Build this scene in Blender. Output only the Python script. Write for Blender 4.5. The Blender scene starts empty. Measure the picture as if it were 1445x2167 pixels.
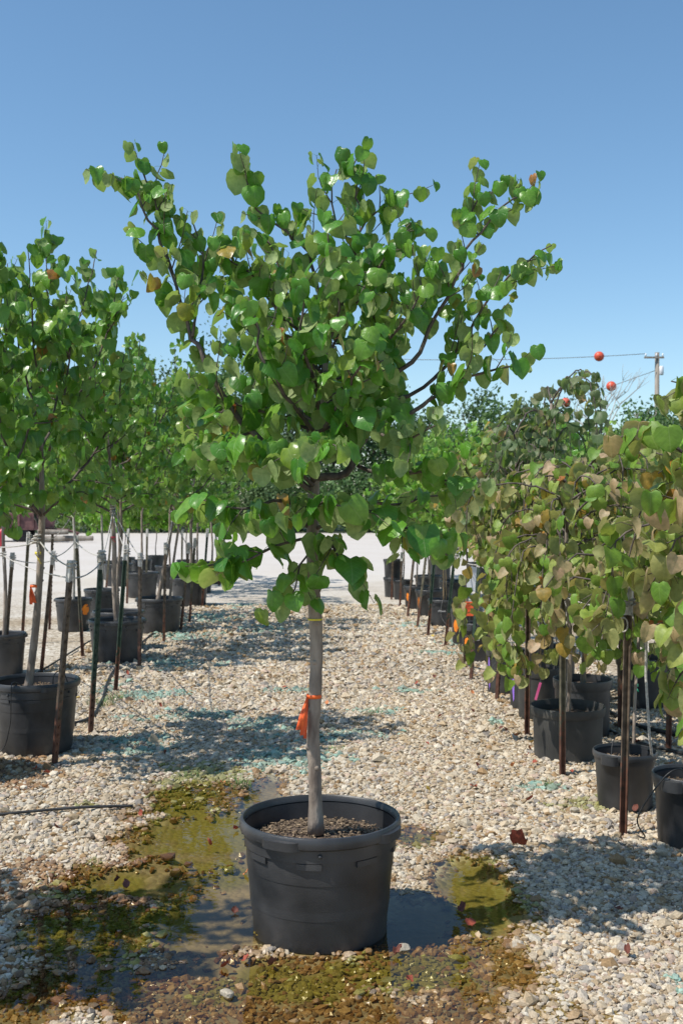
import bpy, bmesh, math, random
import numpy as np
from mathutils import Vector, Matrix, noise as mnoise

S = bpy.context.scene
COL = S.collection
R = math.radians
# ------------------------------------------------------------------ camera
CAM_H = 1.656            # eye height (m)
FPX = 2300.0             # focal length in photo pixels
cam_d = bpy.data.cameras.new('camera')
cam_d.sensor_fit = 'VERTICAL'; cam_d.sensor_height = 36.0
cam_d.lens = 36.0 * FPX / 2167.0
cam_d.clip_start = 0.05; cam_d.clip_end = 1500
cam_d.dof.use_dof = True; cam_d.dof.focus_distance = 4.35; cam_d.dof.aperture_fstop = 7.1
cam = bpy.data.objects.new('camera', cam_d); COL.objects.link(cam)
cam.location = (0, 0, CAM_H); cam.rotation_euler = (R(90 - 0.573), 0, 0)
S.camera = cam
# ------------------------------------------------------------------ sky, sun, exposure
SUN_AZ = Vector((-0.915, -0.40)).normalized()      # towards the sun, ground plane
SUN_EL = R(56)
W = bpy.data.worlds.new('World'); S.world = W; W.use_nodes = True
wn, wl = W.node_tree.nodes, W.node_tree.links
bg = wn['Background']
sky = wn.new('ShaderNodeTexSky'); sky.sky_type = 'NISHITA'; sky.sun_disc = False
sky.sun_elevation = SUN_EL
sky.sun_rotation = math.atan2(SUN_AZ.x, SUN_AZ.y)
sky.altitude = 200; sky.air_density = 1.0; sky.dust_density = 0.45; sky.ozone_density = 3.2
bg.inputs['Strength'].default_value = 0.15
hs = wn.new('ShaderNodeHueSaturation'); hs.inputs['Saturation'].default_value = 1.07; hs.inputs['Hue'].default_value = .492
wl.new(sky.outputs[0], hs.inputs['Color']); wl.new(hs.outputs[0], bg.inputs[0])
sun_d = bpy.data.lights.new('sun', 'SUN'); sun_d.energy = 4.8; sun_d.angle = R(0.53); sun_d.color = (1.0, 0.95, 0.87)
sun = bpy.data.objects.new('sun', sun_d); COL.objects.link(sun)
sdir = Vector((SUN_AZ.x * math.cos(SUN_EL), SUN_AZ.y * math.cos(SUN_EL), math.sin(SUN_EL)))
sun.rotation_euler = sdir.to_track_quat('Z', 'Y').to_euler(); sun.location = sdir * 30
S.view_settings.view_transform = 'Standard'; S.view_settings.look = 'None'
S.view_settings.exposure = 0.08; S.view_settings.gamma = 1.0; S.view_settings.use_curve_mapping = False
S.render.engine = 'CYCLES'
S.cycles.max_bounces = 8; S.cycles.transparent_max_bounces = 12
S.cycles.use_denoising = True

# ------------------------------------------------------------------ helpers
def G(px, py, z=0.0):
    """ground position (X, Y, z) of a point surveyed on the photograph"""
    Y = CAM_H * FPX / (py - 1060.0)
    return Vector(((px - 722.0) * Y / FPX, Y, z))

def at(px, py, Y):
    return Vector(((px - 722.0) * Y / FPX, Y, CAM_H + (1060.0 - py) * Y / FPX))

class MB:
    def __init__(s): s.v = []; s.f = []; s.n = 0
    def add(s, v, f):
        v = np.asarray(v, dtype=np.float64).reshape(-1, 3)
        s.v.append(v); s.f.extend([tuple(i + s.n for i in q) for q in f]); s.n += len(v)
        return s
    def box(s, c, d, rz=0.0, rot=None):
        cx, cy, cz = c; dx, dy, dz = (k / 2 for k in d)
        v = np.array([(x, y, z) for x in (-dx, dx) for y in (-dy, dy) for z in (-dz, dz)])
        if rot is not None: v = v @ np.array(rot).T
        if rz:
            c_, s_ = math.cos(rz), math.sin(rz)
            v = v @ np.array([[c_, s_, 0], [-s_, c_, 0], [0, 0, 1]])
        v = v + np.array(c)
        return s.add(v, [(0, 1, 3, 2), (4, 6, 7, 5), (0, 4, 5, 1), (2, 3, 7, 6), (0, 2, 6, 4), (1, 5, 7, 3)])
    def tube(s, pts, rad, n=8, cap=True):
        pts = np.asarray(pts, float); m = len(pts)
        rad = np.full(m, rad) if np.isscalar(rad) else np.asarray(rad, float)
        t = np.gradient(pts, axis=0); t /= (np.linalg.norm(t, axis=1, keepdims=True) + 1e-12)
        ref = np.array((0.31, 0.17, 0.93)) if abs(t[0, 2]) < .9 else np.array((0.95, 0.3, 0.05))
        a = np.cross(t[0], ref); a /= np.linalg.norm(a)
        vs = []
        ang = np.linspace(0, 2 * math.pi, n, endpoint=False)
        for i in range(m):
            a = a - t[i] * np.dot(a, t[i]); a /= (np.linalg.norm(a) + 1e-12)
            b = np.cross(t[i], a)
            vs.append(pts[i] + rad[i] * (np.cos(ang)[:, None] * a + np.sin(ang)[:, None] * b))
        f = []
        for i in range(m - 1):
            for j in range(n):
                k = (j + 1) % n
                f.append((i * n + j, i * n + k, (i + 1) * n + k, (i + 1) * n + j))
        if cap:
            f.append(tuple(range(n - 1, -1, -1))); f.append(tuple((m - 1) * n + j for j in range(n)))
        return s.add(np.vstack(vs), f)
    def lathe(s, prof, n=48, rfun=None):
        """profile of (r, z); closed round; winding gives outward normals for a profile going up the outside"""
        m = len(prof); vs = []
        for (r, z) in prof:
            for j in range(n):
                a = 2 * math.pi * j / n
                rr = r * (rfun(a, z) if rfun else 1)
                vs.append((rr * math.cos(a), rr * math.sin(a), z))
        f = []
        for i in range(m - 1):
            for j in range(n):
                k = (j + 1) % n
                f.append((i * n + j, i * n + k, (i + 1) * n + k, (i + 1) * n + j))
        return s.add(vs, f)
    def patch(s, a0, a1, z0, z1, r0, r1, n=6, taper=0.0):
        """curved block hugging a round wall, between angles a0..a1 and radii r0..r1"""
        vs = []
        for j in range(n + 1):
            u = j / n; a = a0 + (a1 - a0) * u
            e = min(1.0, min(u, 1 - u) / max(taper, 1e-6)) if taper else 1.0
            rr = r0 + (r1 - r0) * (math.sin(e * math.pi / 2) if taper else 1.0) + 1e-4
            for (r, z) in ((r0, z0), (rr, z0 + (z1 - z0) * .08), (rr, z1 - (z1 - z0) * .08), (r0, z1)):
                vs.append((r * math.cos(a), r * math.sin(a), z))
        f = []
        for j in range(n):
            for k in range(4):
                l = (k + 1) % 4
                f.append((j * 4 + k, (j + 1) * 4 + k, (j + 1) * 4 + l, j * 4 + l))
        f.append((0, 1, 2, 3)); f.append(tuple(n * 4 + k for k in (3, 2, 1, 0)))
        return s.add(vs, f)
    def mesh(s, name, smooth=None):
        me = bpy.data.meshes.new(name)
        me.from_pydata(np.vstack(s.v).tolist(), [], s.f)
        if smooth is None: me.shade_flat()
        elif smooth is True: me.shade_smooth()
        else:
            me.shade_smooth()
            try: me.set_sharp_from_angle(angle=R(smooth))
            except Exception: pass
        return me
    def obj(s, name, mat, parent=None, smooth=None):
        return mk(name, s.mesh(name, smooth), mat, parent)

def mk(name, me, mat, parent=None):
    o = bpy.data.objects.new(name, me); COL.objects.link(o)
    if mat is not None and not me.materials: me.materials.append(mat)
    if parent is not None: o.parent = parent
    return o
def thing(name, label, cat, loc=(0, 0, 0), rz=0.0, group=None):
    o = bpy.data.objects.new(name, None); COL.objects.link(o); o.empty_display_size = .1
    o.location = loc; o.rotation_euler = (0, 0, rz)
    return tag(o, label, cat, group)
def tag(o, label, cat, group=None):
    o['label'] = label; o['category'] = cat
    if group: o['group'] = group
    return o
def raw_mesh(name, V, F, smooth=True, cols=None, rnd=None, uv=None):
    """fast mesh from arrays; F is (n, k) with constant k"""
    V = np.asarray(V, np.float32); F = np.asarray(F, np.int32)
    me = bpy.data.meshes.new(name); n, k = F.shape
    me.vertices.add(len(V)); me.vertices.foreach_set('co', V.ravel())
    me.loops.add(n * k); me.loops.foreach_set('vertex_index', F.ravel())
    me.polygons.add(n); me.polygons.foreach_set('loop_start', np.arange(0, n * k, k, dtype=np.int32))
    me.update(calc_edges=True); me.validate()
    if smooth: me.shade_smooth()
    else: me.shade_flat()
    if cols is not None:
        a = me.color_attributes.new('Col', 'FLOAT_COLOR', 'POINT')
        c = np.ones((len(V), 4), np.float32); c[:, :cols.shape[1]] = cols; a.data.foreach_set('color', c.ravel())
    if rnd is not None:
        a = me.attributes.new('rnd', 'FLOAT', 'POINT'); a.data.foreach_set('value', np.asarray(rnd, np.float32))
    if uv is not None:
        l = me.uv_layers.new(name='UVMap'); l.data.foreach_set('uv', uv[F.ravel()].astype(np.float32).ravel())
    return me

def smoothline(P, n):
    """Catmull-Rom through control points"""
    P = np.asarray(P, float)
    Q = np.vstack([2 * P[0] - P[1], P, 2 * P[-1] - P[-2]]); m = len(P) - 1
    out = []
    for u in np.linspace(0, m - 1e-9, n):
        i = int(u); t = u - i; a, b, c, d = Q[i:i + 4]
        out.append(.5 * (2 * b + (c - a) * t + (2 * a - 5 * b + 4 * c - d) * t * t + (3 * b - a - 3 * c + d) * t ** 3))
    return np.array(out)

# ------------------------------------------------------------------ materials
def nodes_of(name):
    m = bpy.data.materials.new(name); m.use_nodes = True
    nt = m.node_tree; return m, nt.nodes, nt.links, nt.nodes['Principled BSDF']
def ramp(n, stops, interp='LINEAR'):
    r = n.new('ShaderNodeValToRGB'); cr = r.color_ramp; cr.interpolation = interp
    while len(cr.elements) < len(stops): cr.elements.new(.5)
    for e, (p, c) in zip(cr.elements, stops): e.position = p; e.color = (*c, 1)
    return r
def math_n(n, l, op, a, b=None, c=None):
    m = n.new('ShaderNodeMath'); m.operation = op
    for i, x in enumerate((a, b, c)):
        if x is None: continue
        if isinstance(x, (int, float)): m.inputs[i].default_value = x
        else: l.new(x, m.inputs[i])
    return m.outputs[0]
def mix_c(n, l, fac, a, b, blend='MIX'):
    m = n.new('ShaderNodeMix'); m.data_type = 'RGBA'; m.blend_type = blend
    for s, x in ((m.inputs[0], fac), (m.inputs[6], a), (m.inputs[7], b)):
        if isinstance(x, (int, float)): s.default_value = x
        elif isinstance(x, tuple): s.default_value = (*x, 1)
        else: l.new(x, s)
    return m.outputs[2]
def plain(name, c1, c2, scale=6.0, rough=.6, bump=.2, bscale=60., metal=0., detail=6, coord='Object', stretch=(1, 1, 1), spec=.5, lo=.35, hi=.65):
    m, n, l, b = nodes_of(name)
    tc = n.new('ShaderNodeTexCoord'); mp = n.new('ShaderNodeMapping'); mp.inputs['Scale'].default_value = stretch
    l.new(tc.outputs[coord], mp.inputs[0])
    t = n.new('ShaderNodeTexNoise'); t.inputs['Scale'].default_value = scale; t.inputs['Detail'].default_value = detail
    l.new(mp.outputs[0], t.inputs['Vector'])
    r = ramp(n, [(lo, c1), (hi, c2)]); l.new(t.outputs['Fac'], r.inputs[0])
    l.new(r.outputs[0], b.inputs['Base Color'])
    b.inputs['Roughness'].default_value = rough; b.inputs['Metallic'].default_value = metal
    b.inputs['Specular IOR Level'].default_value = spec
    if bump:
        t2 = n.new('ShaderNodeTexNoise'); t2.inputs['Scale'].default_value = bscale; t2.inputs['Detail'].default_value = 4
        l.new(mp.outputs[0], t2.inputs['Vector'])
        bp = n.new('ShaderNodeBump'); bp.inputs['Strength'].default_value = bump; bp.inputs['Distance'].default_value = .01
        l.new(t2.outputs['Fac'], bp.inputs['Height']); l.new(bp.outputs[0], b.inputs['Normal'])
    return m

def leaf_material(name, stops, under, under_mix=.6, rough=.30, trans=.36, tcol=(.32, .55, .05)):
    m, n, l, b = nodes_of(name)
    oi = n.new('ShaderNodeObjectInfo'); at_ = n.new('ShaderNodeAttribute'); at_.attribute_name = 'rnd'
    rnd = math_n(n, l, 'FRACT', math_n(n, l, 'ADD', oi.outputs['Random'], at_.outputs['Fac']))
    top = ramp(n, stops); l.new(rnd, top.inputs[0])
    uv = n.new('ShaderNodeUVMap'); uv.uv_map = 'UVMap'
    sp = n.new('ShaderNodeSeparateXYZ'); l.new(uv.outputs[0], sp.inputs[0])
    au = math_n(n, l, 'ABSOLUTE', math_n(n, l, 'SUBTRACT', sp.outputs[0], .5))
    mid = math_n(n, l, 'LESS_THAN', au, .014)
    fr = math_n(n, l, 'FRACT', math_n(n, l, 'MULTIPLY', math_n(n, l, 'SUBTRACT', sp.outputs[1], math_n(n, l, 'MULTIPLY', au, .9)), 6.5))
    side = math_n(n, l, 'LESS_THAN', fr, .10)
    vein = math_n(n, l, 'MAXIMUM', mid, math_n(n, l, 'MULTIPLY', side, .6))
    geo = n.new('ShaderNodeNewGeometry')
    und = mix_c(n, l, under_mix, top.outputs[0], under)
    col = mix_c(n, l, geo.outputs['Backfacing'], top.outputs[0], und)
    nz = n.new('ShaderNodeTexNoise'); nz.inputs['Scale'].default_value = 5.0; nz.inputs['Detail'].default_value = 5
    cmb = n.new('ShaderNodeCombineXYZ'); l.new(sp.outputs[0], cmb.inputs[0]); l.new(sp.outputs[1], cmb.inputs[1])
    l.new(math_n(n, l, 'MULTIPLY', rnd, 37.0), cmb.inputs[2]); l.new(cmb.outputs[0], nz.inputs['Vector'])
    mot = ramp(n, [(.3, (.72, .76, .7)), (.7, (1.22, 1.16, 1.15))]); l.new(nz.outputs['Fac'], mot.inputs[0])
    col = mix_c(n, l, 1.0, col, mot.outputs[0], 'MULTIPLY')
    col = mix_c(n, l, math_n(n, l, 'MULTIPLY', vein, .28), col, mix_c(n, l, .5, col, (.55, .62, .30)))
    l.new(col, b.inputs['Base Color'])
    ro = n.new('ShaderNodeMapRange'); l.new(geo.outputs['Backfacing'], ro.inputs[0])
    ro.inputs[3].default_value = rough; ro.inputs[4].default_value = .62; l.new(ro.outputs[0], b.inputs['Roughness'])
    b.inputs['Specular IOR Level'].default_value = .5
    bp = n.new('ShaderNodeBump'); bp.inputs['Strength'].default_value = .35; bp.inputs['Distance'].default_value = .004
    l.new(math_n(n, l, 'ADD', math_n(n, l, 'MULTIPLY', vein, -.5), nz.outputs['Fac']), bp.inputs['Height']); l.new(bp.outputs[0], b.inputs['Normal'])
    tr = n.new('ShaderNodeBsdfTranslucent'); tc = mix_c(n, l, .55, col, tcol); l.new(tc, tr.inputs['Color'])
    mx = n.new('ShaderNodeMixShader'); mx.inputs[0].default_value = trans
    l.new(b.outputs[0], mx.inputs[1]); l.new(tr.outputs[0], mx.inputs[2])
    l.new(mx.outputs[0], n['Material Output'].inputs['Surface'])
    return m

M = {}
M['leaf_green'] = leaf_material('leaf_green', [(0, (0.046, 0.168, 0.017)), (.35, (0.077, 0.249, 0.026)), (.65, (0.116, 0.311, 0.032)), (.90, (0.174, 0.348, 0.046)),
    (.955, (0.197, 0.290, 0.041)), (.972, (0.371, 0.302, 0.046)), (.985, (0.441, 0.232, 0.058)), (1, (0.348, 0.081, 0.035))], (.36, .43, .19), under_mix=.7)
M['leaf_left'] = leaf_material('leaf_left', [(0, (0.053, 0.171, 0.019)), (.4, (0.094, 0.259, 0.026)), (.8, (0.149, 0.319, 0.039)), (.96, (0.220, 0.363, 0.050)), (.985, (0.396, 0.264, 0.055)), (1, (0.385, 0.110, 0.033))], (.26, .36, .14))
M['leaf_bright'] = leaf_material('leaf_bright', [(0, (.085, .25, .02)), (.5, (.14, .34, .03)), (.9, (.23, .42, .05)), (1, (.34, .42, .07))], (.27, .40, .12), trans=.36)
M['leaf_olive'] = leaf_material('leaf_olive', [(0, (0.106, 0.244, 0.025)), (.35, (0.180, 0.329, 0.037)), (.52, (0.276, 0.382, 0.066)), (.68, (0.339, 0.360, 0.101)), (.78, (0.445, 0.350, 0.191)),
    (.89, (0.509, 0.350, 0.223)), (.93, (0.212, 0.170, 0.032)), (.975, (0.445, 0.254, 0.032)), (1, (0.403, 0.095, 0.032))], (.42, .36, .21), rough=.5, under_mix=.55, tcol=(.4, .45, .06))
M['leaf_dull'] = leaf_material('leaf_dull', [(0, (.075, .125, .045)), (.4, (.11, .165, .065)), (.75, (.17, .20, .095)), (.93, (.24, .22, .13)), (.97, (.33, .22, .12)), (1, (.45, .17, .05))], (.30, .31, .19), rough=.5)
M['bark'] = plain('bark', (.15, .115, .09), (.34, .28, .225), 22, .85, .5, 90, stretch=(1, 1, .35))
M['bark_dark'] = plain('bark_dark', (.055, .042, .036), (.15, .12, .10), 30, .8, .4, 110, stretch=(1, 1, .5))
M['bark_pale'] = plain('bark_pale', (.30, .28, .25), (.48, .45, .40), 18, .85, .3, 80, stretch=(1, 1, .3))
M['cane'] = plain('cane', (.36, .23, .11), (.52, .38, .20), 9, .6, .2, 60, stretch=(1, 1, .2))
M['pot'] = plain('pot_plastic', (.020, .021, .023), (.058, .058, .060), 5, .40, .12, 240, detail=9)
M['pot_grey'] = plain('pot_plastic_dusty', (.028, .028, .027), (.070, .067, .060), 4, .6, .12, 220, detail=9)
M['soil'] = plain('soil', (.035, .024, .017), (.17, .12, .085), 45, .95, 1.0, 70, detail=8)
M['chip'] = plain('bark_chip', (.035, .022, .015), (.34, .25, .16), 70, .9, .3, 80)
M['rust'] = plain('post_rust', (.045, .022, .015), (.14, .072, .045), 14, .75, .3, 120)
M['white_tape'] = plain('white_paint_worn', (.30, .29, .26), (.72, .70, .66), 18, .7, .4, 60)
M['rope'] = plain('rope', (.33, .31, .28), (.62, .59, .53), 60, .85, .5, 400)
M['black_hose'] = plain('black_hose', (.012, .012, .013), (.04, .04, .04), 12, .5, .1, 100)
M['orange'] = plain('orange_ribbon', (.72, .085, .012), (.92, .15, .022), 16, .5, .2, 80)
M['orange_card'] = plain('orange_card', (.86, .12, .035), (.93, .16, .05), 3, .7, 0)
M['orange_paint'] = plain('orange_paint', (.80, .20, .012), (.90, .28, .02), 14, .6, .1, 100)
M['purple_paint'] = plain('purple_paint', (.26, .13, .60), (.36, .20, .72), 14, .6, .1, 100)
M['yellow'] = plain('yellow_tape', (.60, .48, .03), (.75, .62, .06), 10, .5, 0)
M['pink'] = plain('pink_tape', (.85, .10, .34), (.92, .18, .42), 10, .5, 0)
M['green_tape'] = plain('green_tape', (.02, .40, .20), (.04, .50, .28), 10, .5, 0)
M['ink'] = plain('dark_ink', (.10, .02, .015), (.14, .03, .02), 10, .8, 0)
M['chalk'] = plain('white_marker', (.60, .60, .60), (.75, .75, .75), 10, .8, 0)
M['wire'] = plain('wire', (.18, .17, .16), (.32, .31, .30), 20, .45, 0, metal=.6)
M['maroon'] = plain('maroon_paint', (.075, .028, .028), (.19, .088, .08), 3, .6, .3, 30)
M['red_paint'] = plain('red_paint', (.50, .03, .05), (.62, .06, .09), 3, .4, .1, 30)
M['tyre'] = plain('tyre', (.010, .010, .011), (.025, .025, .025), 9, .8, .2, 30)
M['wood_old'] = plain('old_timber', (.16, .13, .10), (.34, .30, .25), 4, .85, .4, 30, stretch=(1, 1, .15))
M['ball'] = plain('marker_ball', (.60, .075, .035), (.74, .115, .055), 2, .45, .05, 20)
M['white_card'] = plain('white_card', (.70, .72, .75), (.78, .80, .83), 4, .6, 0)
M['tuft'] = plain('grass_blades', (.06, .15, .03), (.14, .26, .06), 20, .6, 0)

def post_material(name, top1, top2):
    m, n, l, b = nodes_of(name)
    tc = n.new('ShaderNodeTexCoord'); sp = n.new('ShaderNodeSeparateXYZ'); l.new(tc.outputs['Object'], sp.inputs[0])
    t = n.new('ShaderNodeTexNoise'); t.inputs['Scale'].default_value = 22; t.inputs['Detail'].default_value = 7; l.new(tc.outputs['Object'], t.inputs['Vector'])
    body = ramp(n, [(.35, top1), (.65, top2)]); l.new(t.outputs['Fac'], body.inputs[0])
    rust = ramp(n, [(.3, (.055, .022, .014)), (.7, (.17, .075, .045))]); l.new(t.outputs['Fac'], rust.inputs[0])
    f = math_n(n, l, 'ADD', math_n(n, l, 'MULTIPLY', sp.outputs[2], -3.0), math_n(n, l, 'ADD', math_n(n, l, 'MULTIPLY', t.outputs['Fac'], 2.4), .35))
    r = ramp(n, [(.45, (0, 0, 0)), (.75, (1, 1, 1))]); l.new(f, r.inputs[0])
    l.new(mix_c(n, l, r.outputs[0], body.outputs[0], rust.outputs[0]), b.inputs['Base Color'])
    b.inputs['Roughness'].default_value = .62
    return m
M['post_green'] = post_material('post_green', (.012, .035, .022), (.045, .075, .05))
M['post_brown'] = post_material('post_brown', (.050, .033, .022), (.15, .11, .075))
M['post_olive'] = post_material('post_olive', (.06, .055, .035), (.17, .15, .10))

# ground sheet: packed crushed stone
def gravel_material():
    m, n, l, b = nodes_of('crushed_stone')
    tc = n.new('ShaderNodeTexCoord'); P = tc.outputs['Object']
    v = n.new('ShaderNodeTexVoronoi'); v.inputs['Scale'].default_value = 34; l.new(P, v.inputs['Vector'])
    sp = n.new('ShaderNodeSeparateColor'); l.new(v.outputs['Color'], sp.inputs[0])
    st = ramp(n, [(0, (.20, .15, .10)), (.25, (.42, .36, .28)), (.6, (.55, .50, .42)), (1, (.66, .62, .55))]); l.new(sp.outputs[0], st.inputs[0])
    big = n.new('ShaderNodeTexNoise'); big.inputs['Scale'].default_value = .55; big.inputs['Detail'].default_value = 6; l.new(P, big.inputs['Vector'])
    dirt = ramp(n, [(.35, (.70, .62, .52)), (.62, (1.0, 1.0, 1.0))]); l.new(big.outputs['Fac'], dirt.inputs[0])
    near = mix_c(n, l, 1.0, st.outputs[0], dirt.outputs[0], 'MULTIPLY')
    # hard packed pale yard further on
    sx = n.new('ShaderNodeSeparateXYZ'); l.new(P, sx.inputs[0])
    fn = n.new('ShaderNodeTexNoise'); fn.inputs['Scale'].default_value = 9; fn.inputs['Detail'].default_value = 8; l.new(P, fn.inputs['Vector'])
    pale = ramp(n, [(.3, (.53, .485, .435)), (.7, (.585, .54, .49))]); l.new(fn.outputs['Fac'], pale.inputs[0])
    far = mix_c(n, l, .18, pale.outputs[0], mix_c(n, l, 1.0, pale.outputs[0], dirt.outputs[0], 'MULTIPLY'))
    k = math_n(n, l, 'ADD', sx.outputs[1], math_n(n, l, 'MULTIPLY', big.outputs['Fac'], 8.0))
    mr = n.new('ShaderNodeMapRange'); mr.inputs[1].default_value = 19; mr.inputs[2].default_value = 27; l.new(k, mr.inputs[0])
    ca = n.new('ShaderNodeAttribute'); ca.attribute_name = 'Col'; cs = n.new('ShaderNodeSeparateColor'); l.new(ca.outputs['Color'], cs.inputs[0])
    bed = ramp(n, [(.3, (.17, .135, .09)), (.7, (.34, .27, .185))]); l.new(fn.outputs['Fac'], bed.inputs[0])
    bed2 = mix_c(n, l, math_n(n, l, 'MULTIPLY', cs.outputs[1], .8), bed.outputs[0], (.20, .18, .022))
    l.new(mix_c(n, l, cs.outputs[0], mix_c(n, l, mr.outputs[0], near, far), bed2), b.inputs['Base Color'])
    b.inputs['Roughness'].default_value = .9
    bp = n.new('ShaderNodeBump'); l.new(math_n(n, l, 'MULTIPLY', math_n(n, l, 'SUBTRACT', 1.0, mr.outputs[0]), .8), bp.inputs['Strength']); bp.inputs['Distance'].default_value = .012
    l.new(math_n(n, l, 'SUBTRACT', 1.0, v.outputs['Distance']), bp.inputs['Height']); l.new(bp.outputs[0], b.inputs['Normal'])
    return m
M['yard'] = gravel_material()
def stone_material():
    m, n, l, b = nodes_of('stones')
    a = n.new('ShaderNodeAttribute'); a.attribute_name = 'Col'
    tc = n.new('ShaderNodeTexCoord')
    t = n.new('ShaderNodeTexNoise'); t.inputs['Scale'].default_value = 130; t.inputs['Detail'].default_value = 4; l.new(tc.outputs['Object'], t.inputs['Vector'])
    r = ramp(n, [(.3, (.72, .70, .67)), (.7, (1.12, 1.12, 1.12))]); l.new(t.outputs['Fac'], r.inputs[0])
    l.new(mix_c(n, l, 1.0, a.outputs['Color'], r.outputs[0], 'MULTIPLY'), b.inputs['Base Color'])
    w = n.new('ShaderNodeAttribute'); w.attribute_name = 'wet'
    ro = n.new('ShaderNodeMapRange'); ro.inputs[3].default_value = .85; ro.inputs[4].default_value = .18; l.new(w.outputs['Fac'], ro.inputs[0]); l.new(ro.outputs[0], b.inputs['Roughness'])
    bp = n.new('ShaderNodeBump'); bp.inputs['Strength'].default_value = .3; bp.inputs['Distance'].default_value = .004
    l.new(t.outputs['Fac'], bp.inputs['Height']); l.new(bp.outputs[0], b.inputs['Normal'])
    return m
M['stones'] = stone_material()
def water_material():
    m, n, l, b = nodes_of('puddle_water')
    n.remove(b)
    tr = n.new('ShaderNodeBsdfTransparent'); tr.inputs[0].default_value = (.80, .76, .58, 1)
    gl = n.new('ShaderNodeBsdfGlossy'); gl.inputs['Roughness'].default_value = .015
    fr = n.new('ShaderNodeFresnel'); fr.inputs['IOR'].default_value = 1.33
    tc = n.new('ShaderNodeTexCoord'); t = n.new('ShaderNodeTexNoise'); t.inputs['Scale'].default_value = 14; t.inputs['Detail'].default_value = 2
    l.new(tc.outputs['Object'], t.inputs['Vector'])
    bp = n.new('ShaderNodeBump'); bp.inputs['Strength'].default_value = .05; bp.inputs['Distance'].default_value = .01
    l.new(t.outputs['Fac'], bp.inputs['Height']); l.new(bp.outputs[0], gl.inputs['Normal']); l.new(bp.outputs[0], fr.inputs['Normal'])
    mx = n.new('ShaderNodeMixShader'); l.new(fr.outputs[0], mx.inputs[0]); l.new(tr.outputs[0], mx.inputs[1]); l.new(gl.outputs[0], mx.inputs[2])
    l.new(mx.outputs[0], n['Material Output'].inputs['Surface'])
    return m
M['water'] = water_material()
M['grass_ground'] = plain('grass_ground', (.035, .065, .02), (.11, .13, .05), 1.2, .95, .3, 10)
def foliage_far(name, c1, c2, c3):
    m, n, l, b = nodes_of(name)
    a = n.new('ShaderNodeAttribute'); a.attribute_name = 'rnd'
    r = ramp(n, [(0, c1), (.5, c2), (1, c3)]); l.new(a.outputs['Fac'], r.inputs[0]); l.new(r.outputs[0], b.inputs['Base Color'])
    b.inputs['Roughness'].default_value = .6
    tr = n.new('ShaderNodeBsdfTranslucent'); l.new(r.outputs[0], tr.inputs[0])
    mx = n.new('ShaderNodeMixShader'); mx.inputs[0].default_value = .3
    l.new(b.outputs[0], mx.inputs[1]); l.new(tr.outputs[0], mx.inputs[2]); l.new(mx.outputs[0], n['Material Output'].inputs['Surface'])
    return m
M['far_dark'] = foliage_far('far_leaves_dark', (.05, .10, .035), (.085, .15, .05), (.125, .19, .07))
M['far_mid'] = foliage_far('far_leaves_mid', (.065, .14, .04), (.11, .21, .06), (.16, .26, .08))
M['far_light'] = foliage_far('far_leaves_light', (.09, .17, .035), (.15, .25, .05), (.22, .32, .08))

# ------------------------------------------------------------------ ground, puddle, gravel
nprng = np.random.default_rng(11)
def vnoise(x, y, s, seed=0):
    """cheap smooth value noise, -1..1"""
    x = np.asarray(x) * s + seed * 17.3; y = np.asarray(y) * s - seed * 9.1
    xi = np.floor(x).astype(np.int64); yi = np.floor(y).astype(np.int64); fx = x - xi; fy = y - yi
    fx = fx * fx * (3 - 2 * fx); fy = fy * fy * (3 - 2 * fy)
    def h(a, b):
        k = (a * 374761393 + b * 668265263 + seed * 1442695) & 0x7fffffff
        k = ((k ^ (k >> 13)) * 1274126177) & 0x7fffffff
        return (k ^ (k >> 16)) / 0x7fffffff * 2 - 1
    return (h(xi, yi) * (1 - fx) + h(xi + 1, yi) * fx) * (1 - fy) + (h(xi, yi + 1) * (1 - fx) + h(xi + 1, yi + 1) * fx) * fy
def ell(x, y, E, amp=.35, s=5., seed=1):
    """union of ellipses (photo survey: centre, radii); >0 inside, ragged edge"""
    best = np.full(np.shape(x), -9.)
    for (px, py, rx, ry) in E:
        c = G(px, py); ax = rx * c.y / FPX; ay = ry * c.y * c.y / (CAM_H * FPX)
        best = np.maximum(best, 1 - np.sqrt(((x - c.x) / ax) ** 2 + ((y - c.y) / ay) ** 2))
    return best + amp * (vnoise(x, y, s, seed) * .6 + vnoise(x, y, s * 2.7, seed + 3) * .4)
DEEP = [(430, 1765, 175, 75), (300, 1862, 150, 36), (520, 1850, 110, 70), (455, 1935, 145, 100), (890, 1940, 110, 55), (690, 1930, 220, 70), (470, 1770, 140, 60), (560, 1668, 46, 32), (1010, 1880, 90, 80)]
SHALLOW = DEEP + [(420, 1850, 170, 55), (250, 1855, 130, 40), (600, 2070, 210, 55), (920, 2040, 190, 80), (190, 1965, 170, 70), (40, 2140, 120, 50), (430, 1690, 120, 40), (880, 1765, 70, 28), (300, 2090, 300, 60), (650, 2150, 480, 60)]
ALGAE = [(440, 1745, 130, 60), (230, 1860, 130, 35), (400, 1700, 110, 45), (1020, 1880, 85, 80), (600, 2075, 150, 50), (880, 2050, 150, 50), (170, 1975, 120, 45), (330, 1960, 60, 80), (470, 1830, 60, 40), (420, 1640, 90, 30), (180, 1700, 25, 14), (1245, 1700, 110, 22), (890, 1768, 60, 22)]
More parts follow.
